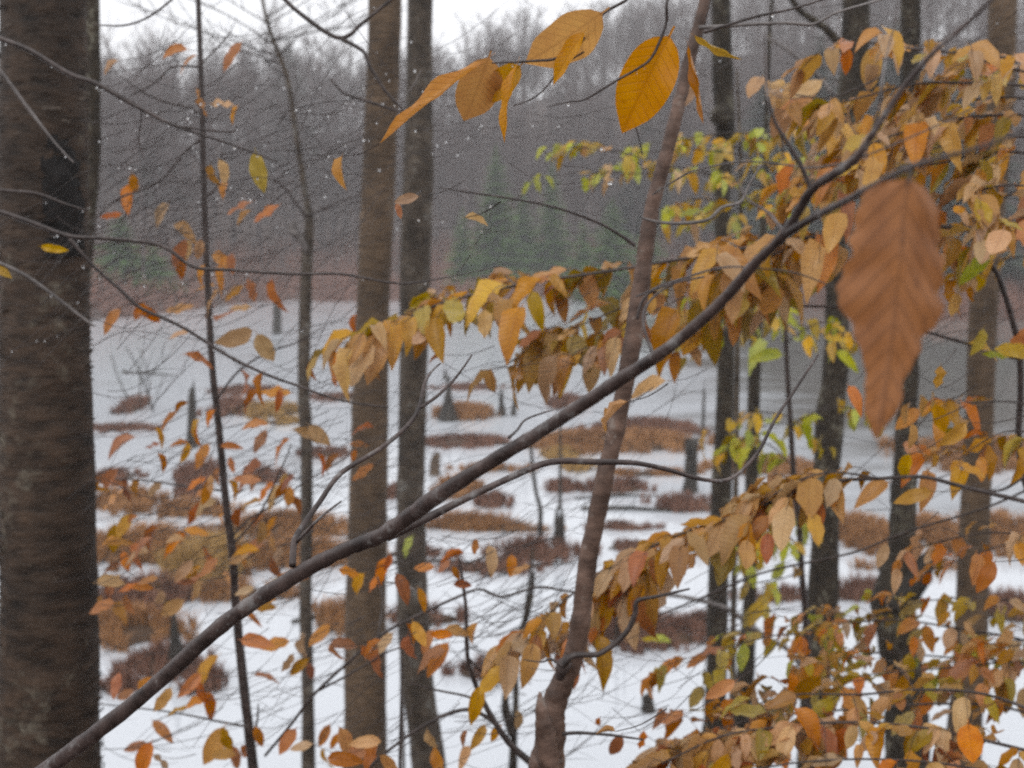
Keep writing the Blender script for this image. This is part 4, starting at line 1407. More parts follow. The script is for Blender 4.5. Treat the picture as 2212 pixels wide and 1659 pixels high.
leaf_list(tS, 1.95, 60, [(876, 430, 'tan', 1.1), (862, 455, 'orange', .7), (1030, 475, 'tan', 1.0), (735, 372, 'gold', 1.1), (1322, 892, 'tan', 1.2), (1300, 905, 'gold', 1.1), (1290, 1565, 'orange', .6), (1308, 1577, 'gold', .7), (1330, 1612, 'rust', 1.0), (1388, 1600, 'orange', .9), (1025, 1180, 'orange', .7)],
          [('orange', 1)], 31)

# ------------------------------------------------------------------ L1: slender left sapling with orange leaves
L0 = [(420, -120, 9), (428, 0, 11), (433, 133, 12), (437, 267, 13), (441, 433, 13), (445, 553, 14), (452, 680, 14), (458, 790, 15), (470, 900, 15), (480, 1000, 16), (490, 1106, 17), (503, 1200, 18), (508, 1290, 19), (518, 1400, 20), (532, 1530, 21), (546, 1650, 23), (556, 1760, 24)]
prL = to_ground(px_line(L0, 3.3), 1.4)
tL = thing('slender_sapling', 'slender dark beech sapling right of the big left trunk, scattered orange leaves', 'sapling', tuple(prL[-1][0]))
mk('stem', *tube(smooth_line([(prL[0][0] + Vector((-.05, 0, .5)), .003)] + prL, 5), 9, .10, 4), M_BARK_TWIG, tL)
OR = [('orange', 5), ('rust', 3), ('gold', 2), ('tan', 2)]
b5 = branch(tL, [(437, 300, 7), (400, 327, 6), (350, 387, 6), (300, 413, 6), (253, 430, 5), (197, 482, 3)], 3.2, drops=12, seed=2)
branch(tL, [(440, 430, 7), (470, 400, 5), (478, 340, 5), (485, 330, 4)], 3.2, nm='branch')
branch(tL, [(436, 250, 6), (410, 233, 6), (350, 217, 5), (300, 193, 5), (260, 163, 3)], 3.25, drops=6, seed=3)
branch(tL, [(434, 140, 6), (455, 118, 5), (473, 100, 5), (500, 67, 3)], 3.25, drops=2, seed=4)
branch(tL, [(434, 145, 7), (400, 143, 6), (370, 146, 5), (333, 180, 5), (280, 207, 3)], 3.25, drops=2, seed=5)
branch(tL, [(470, 860, 7), (517, 800, 6), (583, 760, 5), (640, 740, 4), (700, 705, 3)], 3.2, drops=4, seed=6)
branch(tL, [(500, 1180, 7), (560, 1110, 6), (600, 1030, 5), (630, 960, 3)], 3.3, seed=7)
branch(tL, [(486, 1060, 7), (430, 1055, 6), (330, 1040, 5), (260, 1035, 4), (195, 1040, 3)], 3.3, seed=8)
branch(tL, [(500, 1160, 7), (540, 1120, 6), (600, 1085, 5), (660, 1040, 5), (730, 1000, 4), (800, 950, 3)], 3.4, seed=9)
branch(tL, [(540, 1600, 8), (555, 1560, 6), (558, 1520, 4)], 3.3, seed=10)
branch(tL, [(536, 1570, 7), (480, 1560, 6), (380, 1540, 5), (300, 1530, 4), (210, 1520, 3)], 3.2, seed=11)
leaf_list(tL, 3.2, 52, [(237, 145, 'tan'), (375, 112), (402, 130, 'orange', .8), (500, 122, 'orange', 1.2), (433, 222), (480, 222), (502, 242, 'gold', .8), (275, 425, 'orange', 1.4), (288, 398, 'orange', .9), (455, 380, 'gold'), (482, 372, 'tan'), (518, 448, 'orange', 1.2),
                        (575, 460, 'orange', 1.1), (345, 462), (240, 468, 'rust'), (400, 500, 'tan'), (390, 570, 'orange', 1.2), (430, 592), (472, 582, 'orange', 1.3), (440, 622), (452, 642), (400, 545), (545, 628, 'orange', 1.2), (592, 642, 'orange', 1.2), (505, 632, 'gold', 1.1), (322, 678, 'orange', 1.2), (240, 692, 'rust', 1.1), (300, 672),
                        (390, 670, 'tan', 1.3), (388, 722, 'tan'), (466, 690, 'rust', 1.1), (520, 668), (432, 770, 'rust'), (672, 800, 'rust', .8), (540, 822, 'rust', 1.2), (556, 832, 'orange', 1.2), (592, 846, 'orange', 1.2), (532, 862, 'rust', 1.3), (604, 862, 'rust'), (765, 700, 'rust', .7),
                        (470, 555, 'orange'), (385, 545, 'orange'), (500, 570), (430, 540, 'tan'), (525, 470, 'gold', .8), (480, 410, 'orange', .8)], OR, 41)
leaf_list(tL, 3.3, 46, [(388, 880), (362, 902, 'rust'), (416, 922, 'gold'), (452, 900), (350, 942), (386, 960), (258, 962, 'rust', 1.3), (402, 978), (432, 985, 'orange', 1.3), (550, 920), (562, 952, 'rust', 1.3), (600, 962), (500, 962), (540, 1008, 'rust', 1.2), (350, 1000), (328, 962), (420, 950, 'orange', 1.3), (470, 1030), (500, 1005, 'rust'),
                        (665, 935, 'tan', 1.2), (690, 940, 'tan', 1.1), (780, 920, 'rust'), (775, 960, 'rust'), (782, 1020, 'orange', 1.1), (715, 1000, 'rust'), (700, 995, 'rust'), (625, 1075, 'orange'), (640, 1090, 'rust'), (765, 985, 'orange', .7)], OR, 42)
rg = random.Random(77)
leaf_list(tL, 3.3, 50, [(rg.uniform(205, 640), rg.uniform(1030, 1320)) for k in range(84) if True], [('orange', 3), ('rust', 3), ('gold', 3), ('tan', 3), ('olive', .6)], 43)
leaf_list(tL, 3.2, 52, [(590, 1392, 'orange', 1.3), (556, 1386, 'orange', 1.2), (690, 1372), (652, 1392), (722, 1410), (620, 1432), (642, 1442), (672, 1452), (578, 1462, 'rust', 1.1), (440, 1450, 'gold', 1.5), (312, 1482, 'orange', 1.2), (350, 1512), (420, 1512), (380, 1532), (250, 1482, 'rust'), (290, 1612, 'orange', 1.3), (352, 1580, 'rust', 1.2), (312, 1642, 'orange', 1.2),
                        (440, 1500), (462, 1612, 'gold', 1.5), (490, 1602, 'gold', 1.2), (532, 1622), (560, 1592), (620, 1602), (650, 1612), (700, 1590), (722, 1602), (700, 1642), (410, 1480), (455, 1525), (270, 1500), (510, 1640), (350, 1650, 'tan'), (480, 1630, 'gold')], OR, 44)
big_leaf(tL, 552, 328, 562, 418, 58, 2.3, 'olive', 31, .3, 0, 'yellow leaf hanging alone above the thin grey trunk')
big_leaf(tL, 545, 715, 470, 742, 66, 2.6, 'tan', 32, -.5, -.05)
big_leaf(tL, 556, 722, 590, 782, 62, 2.6, 'tan', 33, .3, 0)
big_leaf(tL, 88, 532, 146, 542, 28, 2.3, 'yellow', 34, .2, 0)
big_leaf(tL, -24, 560, 24, 600, 34, 2.3, 'yellow', 35, .2, 0)
twig_fill(tL, (200, 90, 800, 520), 64, 3.0, 260, 51, drops=.55)
twig_fill(tL, (30, 420, 760, 720), 64, 2.9, 280, 52, drops=.35)
twig_fill(tL, (210, 760, 800, 1320), 80, 3.2, 260, 53)
twig_fill(tL, (210, 1340, 860, 1650), 46, 3.2, 240, 54)

# ------------------------------------------------------------------ L2: bare sapling outside the left edge whose branches reach in
bs = PY(-190, 900, 2.2)
prB = to_ground(px_line([(-160, -600, 14), (-170, 0, 26), (-180, 500, 34), (-190, 1100, 40), (-200, 1800, 46)], 2.2), 1.4)
tB = thing('bare_sapling', 'bare dark branches reaching in from the left edge across the big trunk', 'sapling', tuple(prB[-1][0]))
mk('stem', *tube(smooth_line(prB, 5), 12, .08), M_BARK_TWIG, tB)
branch(tB, [(-170, 0, 16), (-80, 50, 14), (0, 83, 14), (67, 110, 14), (150, 160, 14), (207, 180, 13), (277, 220, 11), (367, 267, 9), (433, 290, 7), (500, 312, 6), (600, 350, 4)], 2.2, M_BARK_TWIG, 8, drops=22, seed=12)
branch(tB, [(-180, 400, 16), (-80, 432, 14), (0, 457, 13), (67, 480, 13), (150, 510, 12), (233, 515, 11), (347, 530, 10), (417, 576, 9), (500, 583, 8), (633, 592, 8), (737, 592, 7), (860, 612, 6), (960, 600, 4), (1080, 575, 3)], 2.2, M_BARK_TWIG, 8, drops=10, seed=13)
branch(tB, [(-175, 60, 12), (-60, 90, 10), (0, 152, 10), (60, 233, 10), (120, 310, 7), (160, 352, 4)], 2.3, M_BARK_PALE, 7, drops=3, seed=14)
branch(tB, [(-185, 520, 12), (-80, 540, 10), (33, 583, 10), (100, 626, 10), (187, 693, 7), (205, 705, 4)], 2.3, M_BARK_PALE, 7, drops=4, seed=15)
branch(tB, [(-180, 330, 11), (-60, 395, 9), (0, 410, 9), (80, 418, 8), (140, 440, 7), (190, 455, 4)], 2.25, M_BARK_TWIG, 7, drops=5, seed=16)
branch(tB, [(150, 515, 9), (200, 573, 9), (260, 626, 10), (300, 663, 10), (350, 686, 9), (400, 710, 9), (467, 753, 9), (517, 782, 9), (583, 812, 8), (640, 832, 7), (737, 865, 6), (840, 880, 4)], 2.25, M_BARK_TWIG, 8, drops=3, seed=17)
branch(tB, [(207, 182, 8), (230, 190, 6), (300, 230, 5), (305, 250, 5), (300, 300, 4), (308, 340, 3)], 2.2, M_BARK_TWIG, 6, seed=18)
branch(tB, [(380, 272, 7), (440, 280, 6), (500, 285, 5), (512, 270, 4)], 2.2, M_BARK_TWIG, 6, drops=3, seed=19)
twig_fill(tB, (20, 380, 420, 760), 26, 2.3, 230, 55, .3, 2.6, drops=.35)
twig_fill(tB, (230, 200, 780, 420), 34, 2.3, 200, 56, .3, 2.4, drops=.9)

# ------------------------------------------------------------------ top bare branch hanging down between the left trunk and the centre pair
prC = to_ground(px_line([(640, -900, 16), (690, -700, 20), (600, -300, 10)], 2.6)[:2] + px_line([(2400, -300, 30), (2420, 600, 36), (2430, 1700, 44)], 2.6), 1.3)
tC = thing('overhanging_sapling', 'dark forked twigs hanging into the top of the picture left of the centre pair', 'sapling', tuple(prC[-1][0]))
mk('stem', *tube(smooth_line(prC, 6), 9, .05), M_BARK_TWIG, tC)
branch(tC, [(660, -800, 14), (560, -400, 13), (580, -60, 12), (617, 0, 12), (667, 43, 12), (710, 73, 12), (737, 82, 12), (760, 72, 11), (777, 55, 10), (844, 0, 9), (920, -60, 8), (1000, -140, 4)], 2.6, M_BARK_TWIG, 7, drops=2, seed=20)
branch(tC, [(737, 84, 12), (765, 98, 11), (787, 114, 10), (797, 140, 9), (815, 170, 8), (835, 200, 8), (870, 236, 7), (890, 260, 5)], 2.6, M_BARK_TWIG, 7, drops=4, seed=21)
branch(tC, [(870, 238, 6), (860, 240, 7), (804, 222, 8), (760, 208, 7), (737, 197, 6), (715, 172, 5)], 2.6, M_BARK_TWIG, 6, seed=22)
branch(tC, [(880, 200, 3), (893, 186, 6), (905, 160, 4), (912, 150, 3)], 2.6, M_BARK_PALE, 6, seed=23)
branch(tC, [(560, -300, 10), (470, -80, 7), (400, -30, 7), (370, 0, 7), (320, 37, 6), (267, 55, 6), (200, 53, 3)], 2.6, M_BARK_TWIG, 6, seed=24)
twig_fill(tC, (760, 60, 1180, 520), 46, 2.6, 240, 57, .4, 2.0, drops=.8)

# ------------------------------------------------------------------ right hand beeches with layered golden sprays
GOLD = [('gold', 6), ('tan', 3), ('olive', 2), ('orange', .6), ('yellow', 1.2)]
PALE = [('gold', 4), ('tan', 7), ('orange', 1), ('yellow', 1.2), ('olive', .8)]
prR = to_ground(px_line([(2400, -500, 16), (2380, 0, 30), (2370, 500, 40), (2360, 1100, 46), (2350, 1800, 52)], 2.7), 1.4)
tR = thing('beech_sapling', 'beech sapling at the right edge with layered pale golden leaf sprays, upper right', 'sapling', tuple(prR[-1][0]), 'young beeches on the bank')
mk('stem', *tube(smooth_line(prR, 5), 12, .08), M_BARK_GREY, tR)
spray(tR, [(2375, 150), (2230, 130), (2100, 118), (1960, 104), (1860, 92), (1780, 112)], 2.6, 9, 60, 77, PALE, 61, 3, 70, 7, droop=.35, tlim=(.45, 1))
spray(tR, [(2375, 210), (2230, 160), (2120, 130), (2060, 110)], 2.5, 6, 60, 77, PALE, 62, 3, 60, 7, droop=.35, tlim=(.3, 1))
spray(tR, [(2375, 260), (2230, 190), (2100, 180), (1990, 180), (1880, 205), (1770, 235)], 2.6, 18, 80, 80, PALE, 63, 4, 70, 8, droop=.35, tlim=(.25, 1))
spray(tR, [(2375, 360), (2250, 260), (2130, 250), (1990, 275), (1880, 310), (1820, 340)], 2.55, 18, 90, 80, PALE, 64, 4, 70, 8, droop=.35, tlim=(.25, 1))
spray(tR, [(2375, 430), (2250, 340), (2130, 330), (2040, 350), (1900, 370), (1780, 400), (1700, 440)], 2.7, 15, 90, 77, GOLD, 65, 4, 70, 7, droop=.35, tlim=(.2, 1))
spray(tR, [(2370, 520), (2280, 420), (2180, 400), (2100, 420), (2040, 460)], 2.5, 10, 100, 84, PALE, 66, 4, 60, 7, droop=.35, tlim=(.3, 1))
spray(tR, [(2368, 600), (2280, 480), (2200, 470), (2120, 500)], 2.45, 8, 110, 84, PALE, 67, 4, 60, 6, droop=.35, tlim=(.3, 1))
spray(tR, [(1905, 165), (1800, 210), (1720, 205), (1650, 200)], 2.8, 4, 60, 77, PALE, 68, 3, 50, 5, droop=.35, tlim=(.4, 1))
leaf_list(tR, 2.7, 66, [(1690, 240, 'orange', 1.2), (1665, 200, 'tan', 1.1), (1740, 200, 'tan', 1.1), (1780, 250, 'orange', 1.2), (1720, 240, 'orange', 1.2), (1490, 200, 'tan', 1.1), (1830, 130, 'orange'), (1880, 150, 'gold', 1.2), (1930, 110, 'gold', 1.1), (2055, 125, 'gold'), (1700, 395, 'orange', 1.2), (1735, 420, 'gold', 1.1)], PALE, 69)
branch(tR, [(1652, 80, 7), (1690, 100, 9), (1725, 127, 10), (1758, 153, 11), (1800, 205, 12)], 7.0, M_BARK_PALE, 7)

prD = to_ground(px_line([(2330, 100, 18), (2310, 500, 30), (2300, 1000, 36), (2290, 1800, 42)], 3.0), 1.4)
tD = thing('beech_sapling', 'beech sapling whose long golden spray arches left behind the leaning stem', 'sapling', tuple(prD[-1][0]), 'young beeches on the bank')
mk('stem', *tube(smooth_line(prD, 5), 12, .08), M_BARK_GREY, tD)
spray(tD, [(2310, 540), (2150, 500), (1990, 490), (1830, 505), (1700, 520), (1560, 545), (1440, 565), (1300, 588), (1180, 605), (1050, 630), (940, 660), (850, 705), (775, 738)], 2.7, 41, 74, 96, GOLD, 71, 4, 80, 11, droop=.42, tlim=(.28, 1), dj=.3)
spray(tD, [(1700, 540), (1560, 580), (1440, 620), (1330, 670), (1240, 710), (1180, 750)], 2.75, 17, 80, 92, GOLD, 72, 4, 60, 6, droop=.42, tlim=(.1, 1), dj=.2)
spray(tD, [(1830, 520), (1720, 560), (1640, 600), (1560, 640), (1490, 700)], 2.9, 15, 110, 90, GOLD, 73, 4, 60, 6, droop=.42, tlim=(0, 1))
spray(tD, [(1480, 640), (1380, 690), (1300, 745), (1220, 775), (1040, 800)], 2.65, 6, 30, 72, [('rust', 2), ('gold', 3), ('tan', 2)], 74, 2, 50, 4, tlim=(.3, .7), dj=.1)
leaf_list(tD, 2.65, 74, [(1025, 820, 'gold', 1.1), (1060, 825, 'gold', .8), (1122, 812, 'gold', 1.0), (1175, 812, 'tan', 1.15), (1280, 795, 'tan', 1.1), (1010, 685, 'olive', 1.0), (805, 750, 'gold', 1.2), (1145, 735, 'rust', .7), (940, 770, 'rust', .5), (1395, 830, 'tan', .9)], GOLD, 75, dj=.1)

prE = to_ground(px_line([(2290, 700, 18), (2280, 1100, 26), (2270, 1800, 34)], 2.5), 1.4)
tE = thing('beech_sapling', 'beech sapling with a golden brown spray drooping left over the leaning stem foot', 'sapling', tuple(prE[-1][0]), 'young beeches on the bank')
mk('stem', *tube(smooth_line(prE, 5), 12, .08), M_BARK_GREY, tE)
spray(tE, [(2285, 1100), (2158, 1070), (2075, 1050), (1992, 1030), (1900, 1034), (1800, 1040), (1700, 1072), (1600, 1110), (1480, 1150), (1370, 1200), (1280, 1250), (1180, 1330), (1100, 1395)], 2.35, 33, 66, 88, [('gold', 6), ('tan', 3), ('rust', 1.5), ('olive', .5)], 81, 4, 80, 11, tlim=(.36, 1), dj=.15)
spray(tE, [(1900, 1034), (1800, 1020), (1720, 1040), (1640, 1090)], 2.3, 9, 50, 94, [('gold', 6), ('tan', 2)], 82, 4, 60, 6, dj=.12)
spray(tE, [(1460, 1160), (1400, 1220), (1330, 1260), (1290, 1330), (1240, 1390)], 2.4, 16, 60, 92, [('gold', 6), ('tan', 3), ('rust', 1.5)], 83, 4, 50, 5, dj=.12)
spray(tE, [(2285, 900), (2200, 870), (2090, 870), (2010, 890), (1965, 960)], 2.6, 7, 60, 66, [('gold', 6), ('orange', 3)], 84, 3, 60, 5, dj=.2)
spray(tE, [(2285, 960), (2200, 930), (2130, 950), (2060, 1000)], 2.5, 8, 90, 66, [('gold', 6), ('orange', 3), ('olive', 1)], 85, 3, 50, 5, dj=.2)
spray(tE, [(2285, 1170), (2150, 1150), (2030, 1170), (1960, 1190)], 2.6, 5, 80, 56, [('orange', 5), ('tan', 2), ('gold', 2)], 86, 3, 50, 5, dj=.2)
leaf_list(tE, 2.4, 66, [(1975, 945, 'gold'), (2010, 880, 'gold'), (2030, 905, 'gold'), (1960, 905, 'orange'), (1850, 858, 'orange', 1.0), (2030, 815, 'gold', .8), (2060, 940, 'gold', 1.1), (1952, 1010, 'yellow', 1.1), (1972, 1070, 'gold', 1.3), (1885, 1060, 'gold', 1.1), (2110, 1230, 'orange', 1.2), (2130, 1245, 'orange', 1.0), (1905, 1200, 'tan', 1.0)], [('gold', 1)], 87)

prF = to_ground(px_line([(2300, 1250, 26), (2280, 1600, 32), (2260, 1900, 36)], 2.3), 1.4)
tF = thing('beech_sapling', 'dense tan and gold beech foliage filling the bottom right corner', 'sapling', tuple(prF[-1][0]), 'young beeches on the bank')
mk('stem', *tube(smooth_line(prF, 5), 12, .08), M_BARK_GREY, tF)
MIX = [('gold', 4), ('tan', 4), ('orange', 2), ('olive', 2), ('rust', 1)]
spray(tF, [(2290, 1640), (2130, 1600), (1980, 1570), (1830, 1560), (1690, 1570), (1560, 1590), (1430, 1650)], 2.2, 26, 100, 82, [('gold', 4), ('tan', 5), ('rust', 1.5), ('olive', 1)], 91, 4, 60, 9, tlim=(.1, 1), dj=.2)
spray(tF, [(2290, 1560), (2130, 1500), (1980, 1490), (1860, 1500), (1720, 1500), (1640, 1520)], 2.3, 14, 90, 76, MIX, 92, 4, 60, 8, tlim=(.1, 1), dj=.2)
spray(tF, [(2290, 1720), (2100, 1660), (1900, 1640), (1700, 1650), (1500, 1690)], 2.1, 14, 60, 84, MIX, 93, 4, 60, 7, dj=.2)
leaf_list(tF, 2.2, 80, [(1795, 1640, 'gold', 1.2), (1740, 1490, 'gold', 1.1), (1555, 1490, 'orange', .8), (1400, 1640, 'tan', 1.0), (1530, 1620, 'tan', 1.3)], MIX, 94)

prG = to_ground(px_line([(2320, 900, 18), (2310, 1300, 24), (2300, 1900, 30)], 3.3), 1.4)
tG = thing('beech_sapling', 'beech sapling with small olive and orange leaves in flat layers above the dense corner', 'sapling', tuple(prG[-1][0]), 'young beeches on the bank')
mk('stem', *tube(smooth_line(prG, 5), 12, .08), M_BARK_GREY, tG)
OLV = [('olive', 4), ('orange', 3.5), ('tan', 3), ('gold', 2), ('lime', 1)]
spray(tG, [(2310, 1420), (2200, 1380), (2080, 1360), (1950, 1340), (1830, 1345), (1760, 1350)], 3.2, 22, 70, 54, OLV, 101, 4, 60, 7, tlim=(.1, 1), droop=.4)
spray(tG, [(2310, 1470), (2180, 1430), (2050, 1420), (1900, 1410), (1800, 1430), (1700, 1440)], 3.3, 22, 80, 52, OLV, 102, 4, 60, 6, tlim=(.1, 1), droop=.4)
spray(tG, [(1780, 1380), (1700, 1370), (1620, 1385), (1540, 1405), (1430, 1440)], 3.1, 13, 60, 52, [('olive', 5), ('orange', 4), ('lime', 1)], 103, 4, 50, 4, droop=.4)
spray(tG, [(2310, 1320), (2200, 1300), (2100, 1290), (1990, 1300), (1900, 1320)], 3.3, 10, 60, 50, OLV, 104, 4, 50, 5, tlim=(.1, 1), droop=.35)

prV = to_ground(px_line([(2420, -500, 16), (2400, 0, 24), (2390, 500, 32), (2380, 1100, 38), (2370, 1800, 44)], 3.2), 1.4)
tV = thing('beech_sapling', 'farther beech sapling at right edge, smaller golden leaves behind the upper right sprays', 'sapling', tuple(prV[-1][0]), 'young beeches on the bank')
mk('stem', *tube(smooth_line(prV, 5), 12, .08), M_BARK_GREY, tV)
spray(tV, [(2400, 280), (2230, 215), (2100, 215), (1960, 235), (1850, 270), (1790, 310)], 3.1, 22, 90, 60, PALE, 151, 4, 60, 7, tlim=(.2, 1), droop=.35)
spray(tV, [(2398, 380), (2230, 300), (2120, 300), (1980, 330), (1850, 370), (1740, 395)], 3.1, 22, 100, 60, PALE, 152, 4, 60, 7, tlim=(.2, 1), droop=.35)
spray(tV, [(2395, 460), (2250, 400), (2150, 440), (2080, 500), (2040, 560)], 3.0, 16, 110, 62, PALE, 153, 4, 60, 7, tlim=(.3, 1), droop=.4)
spray(tV, [(2398, 220), (2230, 160), (2150, 150), (2070, 140)], 3.0, 8, 60, 60, PALE, 154, 4, 60, 6, tlim=(.3, 1), droop=.35)
spray(tV, [(2390, 620), (2260, 560), (2170, 560), (2080, 600)], 3.1, 6, 90, 58, GOLD, 155, 3, 60, 5, tlim=(.3, 1), droop=.4)

prW = to_ground(px_line([(2340, 1200, 20), (2330, 1500, 26), (2320, 1900, 32)], 2.9), 1.4)
tW = thing('beech_sapling', 'low beech sapling of tan and gold leaves just behind the dense bottom right corner', 'sapling', tuple(prW[-1][0]), 'young beeches on the bank')
mk('stem', *tube(smooth_line(prW, 5), 12, .08), M_BARK_GREY, tW)
spray(tW, [(2330, 1580), (2180, 1530), (2030, 1520), (1880, 1530), (1740, 1540), (1600, 1560), (1480, 1610)], 2.8, 19, 110, 68, MIX, 161, 4, 60, 7, tlim=(.1, 1), droop=.45)
spray(tW, [(2330, 1460), (2200, 1430), (2080, 1440), (1960, 1450), (1850, 1460)], 2.9, 11, 110, 60, OLV, 162, 4, 60, 6, tlim=(.1, 1), droop=.4)
spray(tW, [(2330, 1400), (2240, 1390), (2160, 1400)], 2.9, 8, 120, 62, MIX, 163, 4, 60, 5, droop=.5)
spray(tW, [(2330, 1180), (2200, 1170), (2100, 1200), (2020, 1230)], 2.9, 8, 80, 56, [('orange', 5), ('gold', 3), ('tan', 2)], 164, 3, 60, 5, droop=.4)

# ------------------------------------------------------------------ yellow green sapling behind
prY = to_ground(px_line([(1690, 250, 6), (1694, 500, 8), (1698, 753, 11), (1708, 920, 12), (1715, 1030, 12), (1725, 1120, 13), (1732, 1240, 14), (1738, 1306, 15), (1748, 1500, 17), (1756, 1760, 19)], 5.0), 1.4)
tY = thing('yellow_green_sapling', 'thin dark stemmed sapling with small yellow green leaves, left of the lichened trunk', 'sapling', tuple(prY[-1][0]))
mk('stem', *tube(smooth_line(prY, 5), 9, .12, 3), M_BARK_TWIG, tY)
LIME = [('lime', 5), ('yellow', 3), ('olive', 3)]
LIM2 = [('lime', 4), ('yellow', 2), ('olive', 3), ('tan', 2)]
spray(tY, [(1696, 360), (1600, 335), (1480, 320), (1380, 330), (1280, 320), (1215, 315)], 4.9, 11, 26, 41, LIM2, 111, 4, 40, 4, droop=.3)
spray(tY, [(1696, 420), (1590, 390), (1480, 372), (1370, 375), (1260, 372), (1180, 385)], 4.8, 11, 26, 41, LIM2, 112, 4, 40, 4, droop=.3)
spray(tY, [(1694, 340), (1620, 290), (1540, 290), (1480, 300)], 4.9, 7, 50, 44, LIME, 113, 4, 40, 4, droop=.4)
spray(tY, [(1694, 470), (1620, 440), (1550, 450), (1510, 470)], 4.9, 6, 50, 44, LIM2, 114, 4, 40, 4, droop=.4)
spray(tY, [(1694, 380), (1750, 340), (1830, 330), (1900, 350)], 4.9, 6, 50, 44, LIM2, 115, 4, 40, 4, droop=.4)
spray(tY, [(1698, 680), (1640, 660), (1560, 690), (1500, 740)], 4.8, 7, 60, 46, LIME, 116, 4, 40, 4, droop=.6)
spray(tY, [(1700, 740), (1760, 700), (1810, 700), (1850, 720)], 4.8, 5, 50, 46, LIME, 117, 3, 40, 4, droop=.6)
spray(tY, [(1708, 900), (1640, 890), (1580, 910), (1530, 930)], 4.8, 7, 50, 48, LIME, 118, 3, 40, 4, droop=.6)
spray(tY, [(1710, 920), (1760, 890), (1830, 880), (1880, 910)], 4.8, 7, 50, 46, LIME, 119, 3, 40, 4, droop=.6)
spray(tY, [(1715, 1010), (1660, 960), (1600, 950), (1560, 975)], 4.8, 6, 50, 48, LIME, 120, 3, 40, 4, droop=.6)
spray(tY, [(1728, 1180), (1690, 1150), (1650, 1150), (1620, 1190)], 4.8, 9, 100, 48, LIME, 121, 4, 40, 4, droop=.6)
spray(tY, [(1735, 1230), (1690, 1250), (1640, 1260)], 4.8, 4, 40, 48, LIME, 122, 3, 40, 4, droop=.6)
leaf_list(tY, 4.7, 46, [(1805, 735, 'yellow', 1.2), (1655, 770, 'lime', 1.3), (1630, 755, 'lime', 1.2), (1590, 975, 'lime', 1.2), (1605, 985, 'lime'), (1745, 930, 'lime', 1.3), (1430, 1380, 'lime'), (1410, 1385, 'olive'), (880, 1180, 'lime', 1.2)], LIME, 123, dj=.2)

prZ = to_ground(px_line([(1592, 150, 5), (1600, 400, 8), (1594, 700, 10), (1590, 1000, 11), (1584, 1350, 13), (1578, 1760, 16)], 5.6), 1.4)
tZ = thing('yellow_green_sapling', 'sapling with thin flat layers of yellow green leaves just right of the leaning stem', 'sapling', tuple(prZ[-1][0]))
mk('stem', *tube(smooth_line(prZ, 5), 9, .12, 3), M_BARK_GREY, tZ)
for q_, pts_ in enumerate(([(1598, 320), (1530, 300), (1450, 305), (1360, 318)], [(1598, 400), (1520, 370), (1420, 362), (1300, 375)], [(1600, 300), (1680, 280), (1760, 300), (1830, 320)],
                           [(1600, 380), (1690, 350), (1780, 360), (1850, 385)], [(1600, 440), (1680, 410), (1760, 430), (1820, 470)], [(1598, 470), (1530, 430), (1470, 440), (1430, 470)],
                           [(1594, 720), (1650, 690), (1720, 700), (1790, 730)], [(1590, 960), (1650, 920), (1720, 920), (1780, 960)], [(1588, 1160), (1640, 1110), (1700, 1110), (1750, 1150)], [(1594, 640), (1540, 620), (1500, 650), (1470, 700)])):
    spray(tZ, pts_, 5.4, 8, 44, 42, LIM2 if q_ < 6 else LIME, 171 + q_, 4, 42, 4, droop=.35)

# ------------------------------------------------------------------ thin black sapling at the right edge
prK = to_ground(px_line([(2080, 480, 5), (2120, 545, 8), (2148, 580, 11), (2168, 630, 12), (2186, 690, 13), (2202, 760, 14), (2204, 850, 14), (2200, 940, 14), (2208, 1020, 14), (2230, 1100, 15), (2250, 1300, 17), (2256, 1750, 20)], 2.9), 1.4)
tK = thing('black_stemmed_sapling', 'thin black crooked stem at the right edge, few leaves', 'sapling', tuple(prK[-1][0]))
mk('stem', *tube(smooth_line(prK, 5), 9, .12, 3), M_BARK_TWIG, tK)
branch(tK, [(2196, 775, 10), (2150, 760, 11), (2100, 745, 10), (2040, 728, 9), (1990, 712, 8), (1900, 675, 8), (1830, 664, 8), (1780, 662, 7), (1690, 660, 6)], 2.9, M_BARK_TWIG, 7)
branch(tK, [(2150, 585, 9), (2100, 565, 7), (2060, 560, 5)], 2.9, M_BARK_TWIG, 6)
branch(tK, [(2212, 1030, 9), (2170, 1056, 8), (2140, 1060, 6), (2100, 1054, 4)], 2.85, M_BARK_TWIG, 6)
leaf_list(tK, 2.8, 62, [(2105, 580, 'lime', 1.2), (2090, 570, 'olive', .9), (2130, 745, 'yellow', 1.1), (2150, 770, 'lime', 1.0), (2185, 760, 'yellow', 1.2), (2115, 740, 'olive', 1), (2205, 735, 'orange', 1)], [('gold', 1)], 131, dj=.1)
twig_fill(tK, (1900, 600, 2212, 1100), 26, 3.2, 240, 132, .5, 2.4, (-.5, .1))
# long straight twigs across the right half
branch(tK, [(1420, 1330, 4, 3.2), (1512, 1293, 6, 3.1), (1642, 1239, 6, 3.0), (1775, 1209, 6, 2.9), (1858, 1189, 6, 2.9), (1958, 1149, 6, 2.9), (2120, 1100, 6, 2.9), (2215, 1060, 7, 2.9)], 3, M_BARK_TWIG, 6)

